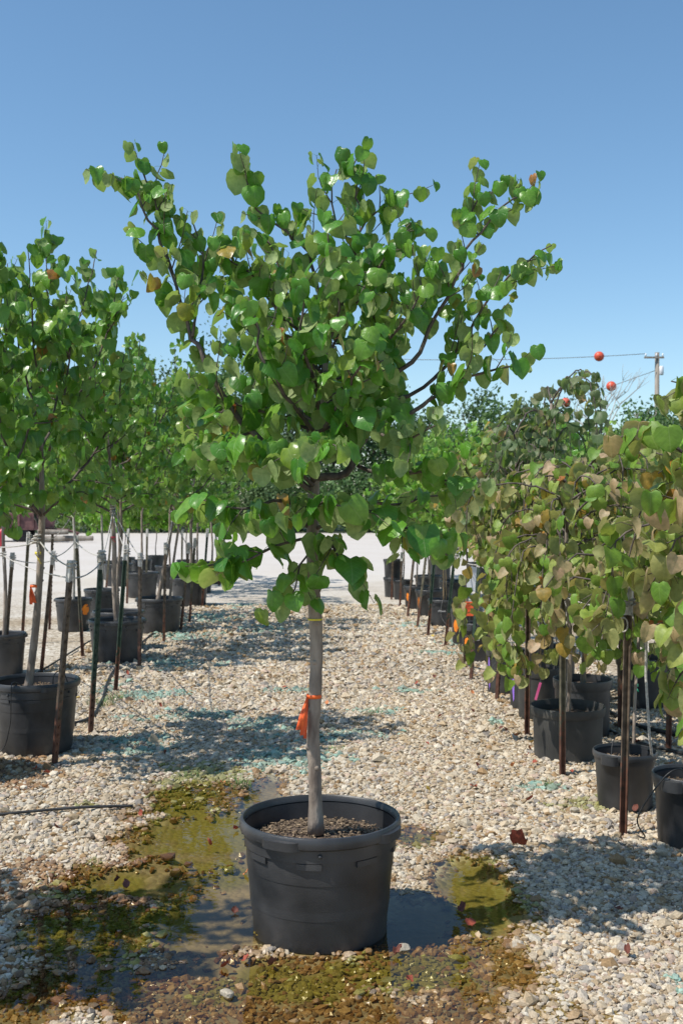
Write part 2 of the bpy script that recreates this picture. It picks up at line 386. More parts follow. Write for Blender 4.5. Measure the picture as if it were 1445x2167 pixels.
TEAL = [(300, 1565, 90, 16), (560, 1530, 90, 14), (690, 1555, 130, 12), (600, 1605, 120, 26), (420, 1510, 90, 10), (330, 1470, 90, 10), (520, 1275, 70, 9), (450, 1305, 70, 9), (400, 1345, 90, 8), (560, 1330, 60, 8),
        (620, 1460, 60, 6), (790, 1500, 60, 7), (1045, 1525, 32, 7), (1140, 1665, 60, 10), (960, 1360, 40, 6), (930, 1380, 50, 7), (880, 1320, 40, 5), (300, 1520, 70, 8), (1440, 2090, 16, 30), (240, 1450, 30, 14), (380, 1405, 100, 8), (300, 1330, 70, 8), (270, 1590, 80, 12), (870, 1460, 50, 6)]
BROWN = [(150, 1900, 260, 90), (200, 2060, 260, 70), (40, 1625, 110, 38), (330, 1835, 170, 40), (60, 1850, 140, 40)]
POTXY = G(677, 1960)
def puddle(x, y): return ell(x, y, DEEP, .70, 6.5, 1)
def shallow(x, y): return ell(x, y, SHALLOW, .45, 5.5, 2)
def height(x, y):
    d = np.clip((puddle(x, y) + .08) / .5, 0, 1); s = np.clip((shallow(x, y) + .05) / .5, 0, 1)
    return -.030 * d * d * (3 - 2 * d) - .014 * s * s * (3 - 2 * s) + .006 * vnoise(x, y, 2.2, 7) * (1 - s)
def axis(lo, hi, step, outer_lo, outer_hi): return np.array(outer_lo + list(np.arange(lo, hi + 1e-6, step)) + outer_hi)
xs = axis(-3, 3, .05, [-90, -45, -22, -11, -6, -4], [4, 6, 11, 22, 45, 90]); ys = axis(2.4, 9, .05, [-30, -10, -3, 0, 1.5], [11, 14, 18, 24, 32, 42, 50, 57])
XX, YY = np.meshgrid(xs, ys); near = ((np.abs(XX) <= 3) & (YY >= 2.4) & (YY <= 9)).astype(float)
ZZ = height(XX, YY) * near - .012
nx, ny = len(xs), len(ys)
I = np.arange(nx * ny).reshape(ny, nx)
F = np.stack([I[:-1, :-1], I[:-1, 1:], I[1:, 1:], I[1:, :-1]], -1).reshape(-1, 4)
mud = (np.clip((shallow(XX, YY) + .1) / .3, 0, 1) * near).ravel(); alg = (np.clip((ell(XX, YY, ALGAE, .8, 6, 13) + .05) / .3, 0, 1) * near).ravel()
yard = mk('gravel_yard', raw_mesh('gravel_yard', np.stack([XX, YY, ZZ], -1).reshape(-1, 3), F, cols=np.stack([mud, alg, mud * 0], -1)), M['yard']); yard['kind'] = 'structure'
g = MB(); g.add([(-700, -100, -.09), (700, -100, -.09), (700, 900, -.09), (-700, 900, -.09)], [(0, 1, 2, 3)])
ground = g.obj('ground', M['grass_ground']); ground['kind'] = 'structure'
# water sheet: only over the hollow
wx = np.arange(-2.2, 1.6, .05); wy = np.arange(2.9, 7.2, .05)
WX, WY = np.meshgrid(wx, wy); I = np.arange(WX.size).reshape(WX.shape)
msk = (shallow(WX + .025, WY + .025) > -.25)[:-1, :-1]
Fw = np.stack([I[:-1, :-1], I[:-1, 1:], I[1:, 1:], I[1:, :-1]], -1)[msk]
used = np.unique(Fw); remap = np.zeros(WX.size, int); remap[used] = np.arange(len(used))
Vw = np.stack([WX.ravel()[used], WY.ravel()[used], np.full(len(used), -.0085)], -1)
pud = mk('puddle', raw_mesh('puddle', Vw, remap[Fw]), M['water']); pud['kind'] = 'structure'

def ico(sub):
    bm = bmesh.new(); bmesh.ops.create_icosphere(bm, subdivisions=sub, radius=1)
    v = np.array([p.co[:] for p in bm.verts]); f = np.array([[p.index for p in q.verts] for q in bm.faces]); bm.free(); return v, f
def angular(v, seed, k=9):
    rg = np.random.default_rng(seed); v = v.copy()
    for _ in range(k):
        n = rg.normal(0, 1, 3); n /= np.linalg.norm(n); d = rg.uniform(.55, .88); q = v @ n - d; q = np.maximum(q, 0); v -= q[:, None] * n
    return v
OCT = (np.array([(1, 0, 0), (-1, 0, 0), (0, 1, 0), (0, -1, 0), (0, 0, 1), (0, 0, -1.)]), np.array([(0, 2, 4), (2, 1, 4), (1, 3, 4), (3, 0, 4), (2, 0, 5), (1, 2, 5), (3, 1, 5), (0, 3, 5)]))
STONE_COL = np.array([(.60, .54, .43), (.54, .46, .34), (.44, .35, .23), (.66, .62, .53), (.33, .31, .29), (.34, .23, .12), (.50, .40, .33), (.55, .50, .43)])
STONE_P = np.array([.24, .2, .14, .14, .08, .06, .06, .08]); STONE_P /= STONE_P.sum()
def gravel(name, y0, y1, pitch, base, size, margin, xlim=None, shadesmooth=True):
    V0, F0 = base; nv = len(V0)
    gx = np.arange(-6, 6, pitch); gy = np.arange(y0, y1, pitch)
    X, Y = np.meshgrid(gx, gy); X = X.ravel() + nprng.uniform(-.5, .5, X.size) * pitch; Y = Y.ravel() + nprng.uniform(-.5, .5, Y.size) * pitch
    k = np.abs(X) < 725. / FPX * Y + margin
    if xlim: k &= (X > xlim[0]) & (X < xlim[1])
    X, Y = X[k], Y[k]; pf = puddle(X, Y); sf = shallow(X, Y)
    d2 = np.hypot(X - POTXY.x, Y - POTXY.y)
    k = (d2 > .262) & ~((pf > .10) & (nprng.random(len(X)) < .55 + pf)) & ~((sf > .25) & (nprng.random(len(X)) < .35))
    X, Y, pf, sf = X[k], Y[k], pf[k], sf[k]; n = len(X)
    r = size * np.exp(nprng.normal(0, .38, n)); r = np.clip(r, size * .38, size * 2.6)
    r[nprng.random(n) < .015] *= 1.6
    shp = nprng.uniform(.72, 1.5, (n, 3)); shp[:, 2] = nprng.uniform(.48, .85, n)
    var = np.array([angular(V0, 50 + q) * (1 + nprng.normal(0, .05 if nv > 20 else .12, (nv, 3))) for q in range(30)]); V = var[nprng.integers(0, 30, n)] * (r[:, None] * shp)[:, None, :]
    a = nprng.uniform(0, 2 * math.pi, n); b = nprng.normal(0, .35, n)
    ca, sa, cb, sb = np.cos(a)[:, None], np.sin(a)[:, None], np.cos(b)[:, None], np.sin(b)[:, None]
    y1_ = V[..., 1] * cb - V[..., 2] * sb; z1 = V[..., 1] * sb + V[..., 2] * cb
    x2 = V[..., 0] * ca - y1_ * sa; y2 = V[..., 0] * sa + y1_ * ca
    zc = height(X, Y) - .012 + r * nprng.uniform(.05, .45, n)
    P = np.stack([x2 + X[:, None], y2 + Y[:, None], z1 + zc[:, None]], -1).reshape(-1, 3)
    C = STONE_COL[nprng.choice(len(STONE_COL), n, p=STONE_P)] * nprng.uniform(.78, 1.12, (n, 1)) * np.array((.93, .885, .835))
    C *= (1 + .10 * vnoise(X, Y, 1.3, 21))[:, None]
    te = ell(X, Y, TEAL, .9, 7, 5); kt = (te + nprng.normal(0, .16, n) > .20) & (nprng.random(n) < .8)
    C[kt] = C[kt] * .42 + np.array((.13, .36, .31)) * nprng.uniform(.35, 1.1, (kt.sum(), 1)) * .72
    br = ell(X, Y, BROWN, .7, 6, 8); kb = (br > .1) & (nprng.random(n) < .7)
    C[kb] *= np.array((.62, .46, .33))
    wet = np.clip((sf + .12) / .3, 0, 1); wet = np.maximum(wet, np.clip((pf + .2) / .3, 0, 1))
    C *= 1 - wet[:, None] * (1 - np.array((.60, .44, .27)))
    al = ell(X, Y, ALGAE, .8, 6, 13); ka = (al > .08) & (nprng.random(n) < np.clip(.25 + al, .25, .85))
    C[ka] = C[ka] * .35 + np.array((.13, .14, .02)) * nprng.uniform(.6, 1.25, (ka.sum(), 1))
    me = raw_mesh(name, P, (F0[None] + (np.arange(n) * nv)[:, None, None]).reshape(-1, 3), shadesmooth, cols=np.repeat(np.clip(C, 0, .85), nv, 0))
    w = me.attributes.new('wet', 'FLOAT', 'POINT'); w.data.foreach_set('value', np.repeat(wet * .9, nv).astype(np.float32))
    o = mk(name, me, M['stones']); o['kind'] = 'stuff'; tag(o, 'loose pale crushed stone gravel covering the lane', 'gravel'); return o
gravel('gravel', 3.15, 3.45, .0142, ico(2), .0088, .45, None, False)
gravel('gravel', 3.45, 5.2, .0152, ico(1), .0098, .42, None, False)
gravel('gravel', 5.2, 7.4, .0200, ico(1), .0122, .38, None, False)
gravel('gravel', 7.4, 9.6, .0225, OCT, .0145, .1, (-3.4, 3.2), False)
gravel('gravel', 9.6, 13, .034, OCT, .019, .0, (-2.9, 2.6), False)
gravel('gravel', 13, 17.5, .055, OCT, .023, .0, (-2.4, 1.9), False)

# ------------------------------------------------------------------ leaves
HE = [(0, 0), (.22, -.10), (.45, -.04), (.56, .20), (.52, .48), (.35, .75), (.13, .93), (0, 1.0)]       # right margin of a heart leaf
MIDY = [0, .0, .06, .20, .42, .66, .87, 1.0]
def leaf_shape(rng, pitch, roll, fold, curl, wave, cols=2, pet=.42, low=False, cup=0.0):
    """heart-shaped leaf hanging from its stalk; origin where the stalk joins the twig; 1 unit = blade length"""
    he = [HE[i] for i in ((0, 2, 3, 5, 7) if low else range(8))]; my = [MIDY[i] for i in ((0, 2, 3, 5, 7) if low else range(8))]
    V, UV, F = [], [], []
    idx = {}
    def put(key, x, y, z):
        idx[key] = len(V); V.append((x, y, z)); UV.append((.5 + x * .9, y))
    ws = [rng.uniform(-1, 1) * wave for _ in range(20)]
    nr = len(he)
    for i in range(nr):
        put((0, i), 0, my[i], 0)
        for sd in (-1, 1):
            ex, ey = he[i]
            if i in (0, nr - 1): continue
            for c in range(1, cols + 1):
                u = c / cols; x = ex * u; y = my[i] + (ey - my[i]) * u
                z = math.sin(fold) * x * (1 - .35 * u) + (ws[(i * 2 + (sd > 0)) % 20] * u * u) - cup * (x * x)
                xx = x * math.cos(fold * .8)
                put((sd * c, i), sd * xx, y, z)
    def k(c, i): return idx.get((c, i), idx[(0, i)])
    for i in range(nr - 1):
        for c in range(cols):
            for sd in (-1, 1):
                q = [k(sd * c, i), k(sd * (c + 1), i), k(sd * (c + 1), i + 1), k(sd * c, i + 1)]
                if sd < 0: q = q[::-1]
                u = []
                for w in q:
                    if w not in u: u.append(w)
                if len(u) == 4: F += [(u[0], u[1], u[2]), (u[0], u[2], u[3])]
                elif len(u) == 3: F.append(tuple(u))
    V = np.array(V, float)
    # bend along the length, then roll, then hang
    y = V[:, 1].copy(); th = curl * y
    V[:, 2] += -np.sin(th) * y * .5; V[:, 1] = y * np.cos(th * .5)
    c, s = math.cos(roll), math.sin(roll)
    V = np.stack([V[:, 0] * c + V[:, 2] * s, V[:, 1], -V[:, 0] * s + V[:, 2] * c], -1)
    # blade y axis -> (0, sin p, -cos p); normal -> (0, cos p, sin p); x axis stays
    ca, sa = math.cos(pitch), math.sin(pitch)
    base = np.array((0, pet * .85, pet * .35))
    Wd = np.stack([V[:, 0], V[:, 1] * sa + V[:, 2] * ca, -V[:, 1] * ca + V[:, 2] * sa], -1) + base
    # stalk
    t = MB(); t.tube([(0, 0, 0), (0, pet * .5, pet * .30), base], [.013, .010, .009], 3, cap=False)
    n0 = len(Wd); tv = t.v[0]
    for q in t.f: F += [tuple(n0 + j for j in (q[0], q[1], q[2])), tuple(n0 + j for j in (q[0], q[2], q[3]))]
    Wd = np.vstack([Wd, tv]); UV = np.vstack([np.array(UV), np.full((len(tv), 2), .5)])
    return Wd, np.array(F), UV
lr = random.Random(5)
LEAVES = []
for i in range(14):
    LEAVES.append(leaf_shape(lr, R([8, 20, 35, 12, 50, 25, 5, 65, 30, 15, 40, 18, 2, 55][i]), R(lr.uniform(-45, 45)), R(lr.choice([8, 14, 22, 30, 42, 55])), R(lr.choice([-20, 10, 30, 55, 75])), .065, cup=lr.choice([0, .5, .9, 1.3])))
LOWS = [leaf_shape(lr, R([10, 25, 45, 20, 60, 5][i]), R(lr.uniform(-50, 50)), R(lr.choice([10, 20, 40])), R(lr.choice([0, 30, 60])), .03, cols=1, low=True) for i in range(6)]
LEAF_ME = {}
def leaf_mesh(i, mat):
    if (i, mat) not in LEAF_ME:
        V, F, UV = LEAVES[i]
        me = raw_mesh('leaf', V, F, True, rnd=np.zeros(len(V)), uv=UV); me.materials.append(M[mat]); LEAF_ME[(i, mat)] = me
    return LEAF_ME[(i, mat)]
def rot_mat(az, tilt, roll):
    return Matrix.Rotation(az, 4, 'Z') @ Matrix.Rotation(tilt, 4, 'X') @ Matrix.Rotation(roll, 4, 'Y')

class Tree:
    """a potted tree: trunk, branches, leaves; coordinates local to the foot of the trunk"""
    def __init__(s, label, cat, foot, seed, leaf_mat, bark='bark', twig='bark_dark', group=None, name='redbud_tree'):
        s.rng = random.Random(seed); s.root = thing(name, label, cat, foot, 0, group); s.foot = np.array(foot); s.sites = []; s.fine = foot[1] < 5; s.lm = leaf_mat; s.bark = M[bark]; s.twig = M[twig]
    def trunk(s, P, rad, n=26, knots=True, sides=12):
        L = smoothline(P, n); r = np.interp(np.linspace(0, 1, n), np.linspace(0, 1, len(rad)), rad)
        r = r * np.array([1 + s.rng.uniform(-.05, .07) for _ in range(n)])
        r[0] *= 1.35; r[1] *= 1.12
        mb = MB(); mb.tube(L, r, sides); s.tr = mb.obj('trunk', s.bark, s.root, True)
        if knots:
            for i in range(2, n - 3):
                if s.rng.random() < .55:
                    a = s.rng.uniform(0, 6.28); p = L[i] + np.array((math.cos(a), math.sin(a), 0)) * r[i] * .9
                    k = MB(); k.tube([p - np.array((math.cos(a), math.sin(a), .2)) * r[i] * .5, p + np.array((math.cos(a), math.sin(a), .25)) * r[i] * .12, p + np.array((math.cos(a), math.sin(a), .4)) * r[i] * .36], [r[i] * .6, r[i] * .42, r[i] * .10], 7)
                    k.obj('bark_knot', s.bark, s.root, True)
        return L
    def limb(s, P, r0, r1=.003, twigs=True, step=.075, tl=(.10, .26), droop=.0, start=.25, leaf=(.075, .1), sides=6, gap=.045, n=None, own=True):
        P = np.asarray(P, float); ln = np.sum(np.linalg.norm(np.diff(P, axis=0), axis=1))
        n = n or max(6, int(ln / (.05 if s.fine else .07))); L = smoothline(P, n)
        L[1:-1] += np.array([[s.rng.gauss(0, .005) for _ in range(3)] for _ in range(n - 2)])
        mb = MB(); mb.tube(L, np.linspace(r0, r1, n) * np.array([1 + s.rng.uniform(-.06, .1) for _ in range(n)]), sides)
        d = np.gradient(L, axis=0); d /= np.linalg.norm(d, axis=1, keepdims=True) + 1e-9
        acc = 0; side = 1
        for i in range(1, n):
            u = i / (n - 1); acc += np.linalg.norm(L[i] - L[i - 1])
            if u < start: acc = 0; continue
            if twigs and acc >= step and u < .97:
                acc = s.rng.uniform(-.02, .02); side = -side
                s._twig(mb, L[i], d[i], side, s.rng.uniform(*tl) * (1.15 - .5 * u), droop, leaf, gap)
            elif not twigs and acc >= gap:
                acc = 0; side = -side; s._leaf(L[i], d[i], side, leaf)
        for j in range(5):                               # tip leaves
            i = n - 1 - j * max(1, int(.035 / (ln / n)))
            if i > 1: s._leaf(L[i], d[i], 1 if j % 2 else -1, leaf, k=.8 + .05 * j)
        mb.obj('branch', s.twig if r0 < .02 else s.bark, s.root, True)
        return L
    def _twig(s, mb, p, d, side, ln, droop, leaf, gap):
        rg = s.rng; a = rg.uniform(0, 6.28)
        perp = np.array((math.cos(a), math.sin(a), rg.uniform(-.3, .55))); perp -= d * np.dot(perp, d); perp /= np.linalg.norm(perp) + 1e-9
        t = d * rg.uniform(.35, .9) + perp * rg.uniform(.6, 1.0) + np.array((0, 0, .25 - droop)); t /= np.linalg.norm(t)
        m = 6; pts = [p]; cur = t.copy()
        for k in range(1, m):
            cur = cur + np.array((rg.gauss(0, .10), rg.gauss(0, .10), rg.gauss(0, .08) - droop * .35 + (.07 if droop < .2 else 0))); cur /= np.linalg.norm(cur)
            pts.append(pts[-1] + cur * ln / (m - 1))
        pts = np.array(pts); mb.tube(pts[[0, 2, 3, 5]] if s.fine else pts[[0, 3, 5]], np.linspace(.0028, .0012, 4 if s.fine else 3), 4 if s.fine else 3, cap=False)
        sd = 1; q = gap * .8
        while q < ln:
            u = q / ln * (m - 1); i = min(int(u), m - 2); pp = pts[i] + (pts[i + 1] - pts[i]) * (u - i)
            s._leaf(pp, (pts[i + 1] - pts[i]) / (ln / (m - 1)), sd, leaf, .7 + .4 * (1 - q / ln)); sd = -sd; q += gap * rg.uniform(.8, 1.25)
        s._leaf(pts[-1], cur, sd, leaf, .72)
    def _leaf(s, p, d, side, leaf, k=1.0):
        sv = np.array((d[1], -d[0])) * side; nrm = np.linalg.norm(sv)
        az = math.atan2(sv[1], sv[0]) if nrm > .15 else s.rng.uniform(0, 6.28)
        s.sites.append((p.copy(), az - math.pi / 2 + s.rng.gauss(0, .7), s.rng.uniform(*leaf) * k, s.rng.gauss(0, .22), s.rng.gauss(0, .25), s.rng.random(), s.rng.randrange(1000)))
    def finish(s, single=300, low=False, keep=None):
        if keep is not None: s.sites = [q for q in s.sites if keep(q[0] + s.foot)]
        def score(q):
            w = q[0] + s.foot; px = 722 + w[0] / w[1] * FPX; py = 1060 - (w[2] - CAM_H) / w[1] * FPX
            return w[1] - q[2] * 2 + (0 if (-20 < px < 1465 and py < 2167) else 50)
        srt = sorted(s.sites, key=score); solo, rest = srt[:single], srt[single:]
        for (p, az, sc, ti, ro, rd, iv) in solo:
            o = bpy.data.objects.new('leaf', leaf_mesh(iv % len(LEAVES), s.lm)); COL.objects.link(o); o.parent = s.root
            o.matrix_local = Matrix.Translation(p) @ rot_mat(az, ti, ro) @ Matrix.Scale(sc, 4)
        if rest:
            B = LOWS if (low or not s.fine) else LEAVES; VV, FF, RR, UU = [], [], [], []; n0 = 0
            for (p, az, sc, ti, ro, rd, iv) in rest:
                V, Fc, UV = B[iv % len(B)]; Rm = np.array(rot_mat(az, ti, ro).to_3x3())
                VV.append((V * sc) @ Rm.T + p); FF.append(Fc + n0); n0 += len(V); RR.append(np.full(len(V), rd)); UU.append(UV)
            me = raw_mesh('crown', np.vstack(VV), np.vstack(FF), True, rnd=np.concatenate(RR), uv=np.vstack(UU))
            o = mk('crown', me, M[s.lm], s.root); o['kind'] = 'stuff'
        return s.root

# ------------------------------------------------------------------ pots
def squiggle(mb, a0, z0, w, h, r, rng, n=9, th=.0022):
    pts = []
    for i in range(n * 3):
        u = i / (n * 3 - 1); a = a0 + w * u; z = z0 + h * math.sin(i * 2.1 + rng.random()) * (1 - .5 * u)
        pts.append((r * math.cos(a), r * math.sin(a), z))
    mb.tube(pts, th, 4)
def pot(label, loc, D, H, style='heavy', rz=0.0, seg=56, mat='pot', soil=.86, group=None, paint=None, scrib=False, seed=0, chips=0):
    """nursery pot; local -Y faces the lane's near end"""
    rg = random.Random(seed); Rr = D / 2; t = thing('nursery_pot', label, 'plant pot', loc, rz, group); m = M[mat]
    ph = [rg.uniform(0, 6.28) for _ in range(3)]
    def wob(a, z): return 1 + .006 * math.sin(2 * a + ph[0]) + .004 * math.sin(3 * a + ph[1] + z * 7)
    if style == 'heavy':
        prof = [(.02, .004), (.76, 0), (.805, .012), (.83, .05), (.842, .325), (.868, .332), (.872, .37), (.884, .61), (.908, .617), (.912, .65), (.920, .795), (.946, .80), (.951, .93)]
        inner = [(.935, .94), (.90, .60), (.86, .3), (.80, .03)]
        rim = [(.935, .905), (.965, .90), (1.0, .915), (1.008, .95), (1.0, .985), (.985, 1.0), (.962, 1.002), (.945, .99), (.935, .95)]
    elif style == 'band':
        prof = [(.02, .004), (.86, 0), (.885, .02), (.895, .2), (.925, .84)]
        inner = [(.91, .9), (.85, .03)]
        rim = [(.925, .835), (.962, .83), (.97, .85), (.995, .98), (.985, 1.0), (.955, 1.0), (.925, .86)]
    else:
        prof = [(.02, .004), (.80, 0), (.825, .02), (.835, .06), (.905, .76), (.93, .78), (.945, .9)]
        inner = [(.925, .92), (.86, .5), (.80, .03)]
        rim = [(.935, .885), (.985, .89), (1.0, .93), (.995, .985), (.975, 1.0), (.95, .995), (.93, .95)]
    b = MB()
    if style == 'panel':
        fun = lambda a, z: wob(a, z) * (1 + (.012 if (math.sin(a * 12) > .25 and .08 * H < z < .74 * H) else 0))
        sg = max(seg, 72)
    else: fun = wob; sg = seg
    b.lathe([(r * Rr, z * H) for r, z in prof], sg, fun)
    b.lathe([(r * Rr, z * H) for r, z in inner], sg, wob); b.obj('wall', m, t, 38)
    b = MB(); b.lathe([(r * Rr, z * H) for r, z in rim], sg, wob); b.obj('rim', m, t, 45)
    if style == 'heavy':
        for k in range(4):
            a = R(-118 + 90 * k); h = MB(); h.patch(a - .30, a + .30, .895 * H, .975 * H, .95 * Rr, 1.055 * Rr, 12, .25); h.obj('handle', m, t, 45)
        for k in range(8):
            a = R(-97 + 45 * k); h = MB(); h.patch(a - .16, a + .16, .745 * H, .7985 * H, .90 * Rr, .9462 * Rr, 6); h.obj('tab', m, t, 40)
        for k in range(4):
            a = R(-96 + 90 * k + 7); q = MB(); c = Vector((math.cos(a), math.sin(a), 0))
            q.tube([c * .94 * Rr + Vector((0, 0, .86 * H)), c * .965 * Rr + Vector((0, 0, .86 * H)), c * .985 * Rr + Vector((0, 0, .858 * H))], [.008, .008, .004], 8); q.obj('knob', m, t, True)
    elif style == 'panel':
        for k in range(2):
            a = R(-128 + 180 * k); h = MB(); h.patch(a - .36, a + .36, .80 * H, .985 * H, .93 * Rr, 1.09 * Rr, 12, .3); h.obj('handle', m, t, 45)
    if style != 'heavy' and seg > 30:
        for k in range(5):
            a = R(-130 + 36 * k); h = MB(); h.patch(a - .05, a + .05, .004, .05 * H, .80 * Rr, .893 * Rr if style == 'band' else .842 * Rr, 2); h.obj('drain_slot', M['black_hose'], t)
    # soil
    sv, n = [], 26; rs = .90 * Rr if style == 'heavy' else .89 * Rr
    nr = 8
    for i in range(nr + 1):
        for j in range(n):
            a = 2 * math.pi * j / n; r = rs * i / nr
            hgt = soil * H + (.012 * mnoise.noise(Vector((r * math.cos(a) * 14 + seed, r * math.sin(a) * 14, 1))) + .02 * (1 - i / nr)) * (1 if i < nr else .3)
            sv.append((r * math.cos(a), r * math.sin(a), hgt))
    f = [(i * n + j, i * n + (j + 1) % n, (i + 1) * n + (j + 1) % n, (i + 1) * n + j) for i in range(nr) for j in range(n)]
    so = MB(); so.add(sv, f); so = so.obj('soil', M['soil'], t, True)
    if chips:
        cb = MB()
        for k in range(chips):
            a = rg.uniform(0, 6.28); r = rs * math.sqrt(rg.random()) * .97; e = rg.uniform(.002, .0075)
            q = Matrix.Rotation(rg.uniform(0, 6.28), 3, 'Z') @ Matrix.Rotation(rg.gauss(0, .5), 3, 'X')
            cb.box((r * math.cos(a), r * math.sin(a), soil * H + .020 * (1 - r / rs) + .006 + rg.uniform(-.004, .006)), (e * rg.uniform(1, 3.2), e, e * .6), 0, q)
        o = cb.obj('bark_chips', M['chip'], so); o['kind'] = 'stuff'
    if paint:
        pm, a0, z0, aw, zh = paint
        q = MB(); rr = (.84 + .10 * (z0 + zh * .5)) * Rr + .004; vs = [(rr * math.cos(a0), rr * math.sin(a0), (z0 + zh / 2) * H)]
        K = 22
        for k in range(K):
            u = 2 * math.pi * k / K; wv = rg.uniform(.85, 1.1); a = a0 + math.cos(u) * aw * wv; z = (z0 + zh / 2 + math.sin(u) * zh / 2 * wv) * H
            r2 = (np.interp(z / H, [p[1] for p in prof], [p[0] for p in prof])) * Rr * 1.012 + .001; vs.append((r2 * math.cos(a), r2 * math.sin(a), z))
        q.add(vs, [(0, k + 1, (k + 1) % K + 1) for k in range(K)]); q.obj('paint_mark', M[pm], t)
    if scrib:
        q = MB(); squiggle(q, R(-120), .60 * H, .5, .05 * H, .945 * Rr, rg); q.obj('chalk_scribble', M['chalk'], t)
    return t

# ------------------------------------------------------------------ posts
def post(label, base, top, mat='post_green', capcol=True, group=None, name='stake_post', w=.040, studs=True, yaw=0.0):
    """steel T-post from the ground at base up to top (world points)"""
    base = Vector(base); top = Vector(top); ax = top - base; L = ax.length
    t = thing(name, label, 'stake', base, 0, group); t.rotation_mode = 'QUATERNION'; t.rotation_quaternion = ax.to_track_quat('Z', 'Y') @ Matrix.Rotation(yaw, 4, 'Z').to_quaternion()
    b = MB(); b.box((0, 0, L / 2 - .06), (w, .007, L + .12)); b.box((0, w * .42, L / 2 - .06), (.007, w * .84 - .007, L + .12)); b.obj('shaft', M[mat], t)
    if studs:
        s = MB(); k = .08
        while k < L - .05:
            s.box((0, -.0065, k), (.010, .008, .016)); k += .054
        s.obj('studs', M[mat], t)['kind'] = 'stuff'
    if capcol:
        c = MB(); c.box((0, 0, L - .055), (w + .006, .013, .14)); c.box((0, w * .44, L - .056), (.013, w * .8, .136)); c.obj('white_top', M['white_tape'], t)
    return t
def rope(label, pts, r=.0045, sag=.03, group=None, knot=True, mat='rope', name='tie_rope', cat='rope'):
    P = []
    for a, b in zip(pts[:-1], pts[1:]):
        a, b = np.array(a), np.array(b)
        for k in range(8):
            u = k / 8; q = a + (b - a) * u; q[2] -= sag * 4 * u * (1 - u); P.append(q)
    P.append(np.array(pts[-1])); o = MB(); o.tube(P, r, 6)
    if knot:
        for e in (pts[0], pts[-1]):
            e = np.array(e)
            th = np.linspace(0, 4 * math.pi, 22); o.tube(np.stack([e[0] + .030 * np.cos(th), e[1] + .030 * np.sin(th), e[2] - .012 + .0022 * np.arange(22)], -1), r, 5)
            o.tube([e, e + np.array((.012, -.03, -.05)), e + np.array((.018, -.034, -.10))], [r, r * .9, r * .6], 5)
    return tag(o.obj(name, M[mat], None, True), label, cat, group)

# ================================================================== MAIN TREE
MP = G(677, 1960); MP.z = -.045
pot('large black nursery pot standing in the puddle, holding the lone tree', MP, .622, .475, 'heavy', 0.0, 96, 'pot', .80, None, None, False, 3, 1500)
D0 = MP.y
def T(px, py, dy=0.0):
    Y = D0 + dy
    return np.array(((px - 722) * Y / FPX, Y, CAM_H + (1060 - py) * Y / FPX)) - FOOT
FOOT = np.array(at(667, 1738, D0))
t = Tree('tall lone redbud tree in the large pot in the puddle', 'tree', FOOT, 1, 'leaf_green')
MAINTRUNK = t.trunk([T(668, 1765), T(666, 1650), T(662, 1560), T(667, 1450), T(669, 1360), T(663, 1230), T(661, 1130), T(664, 1040), T(668, 930, .03), T(680, 860, .04), T(688, 790, .03), T(684, 690, 0)],
                    [.0265, .0255, .0255, .025, .025, .0245, .024, .022, .0155, .0125, .010, .0075], 44, sides=16)
lf = (.064, .092); lb = (.080, .114); ls = (.056, .080)
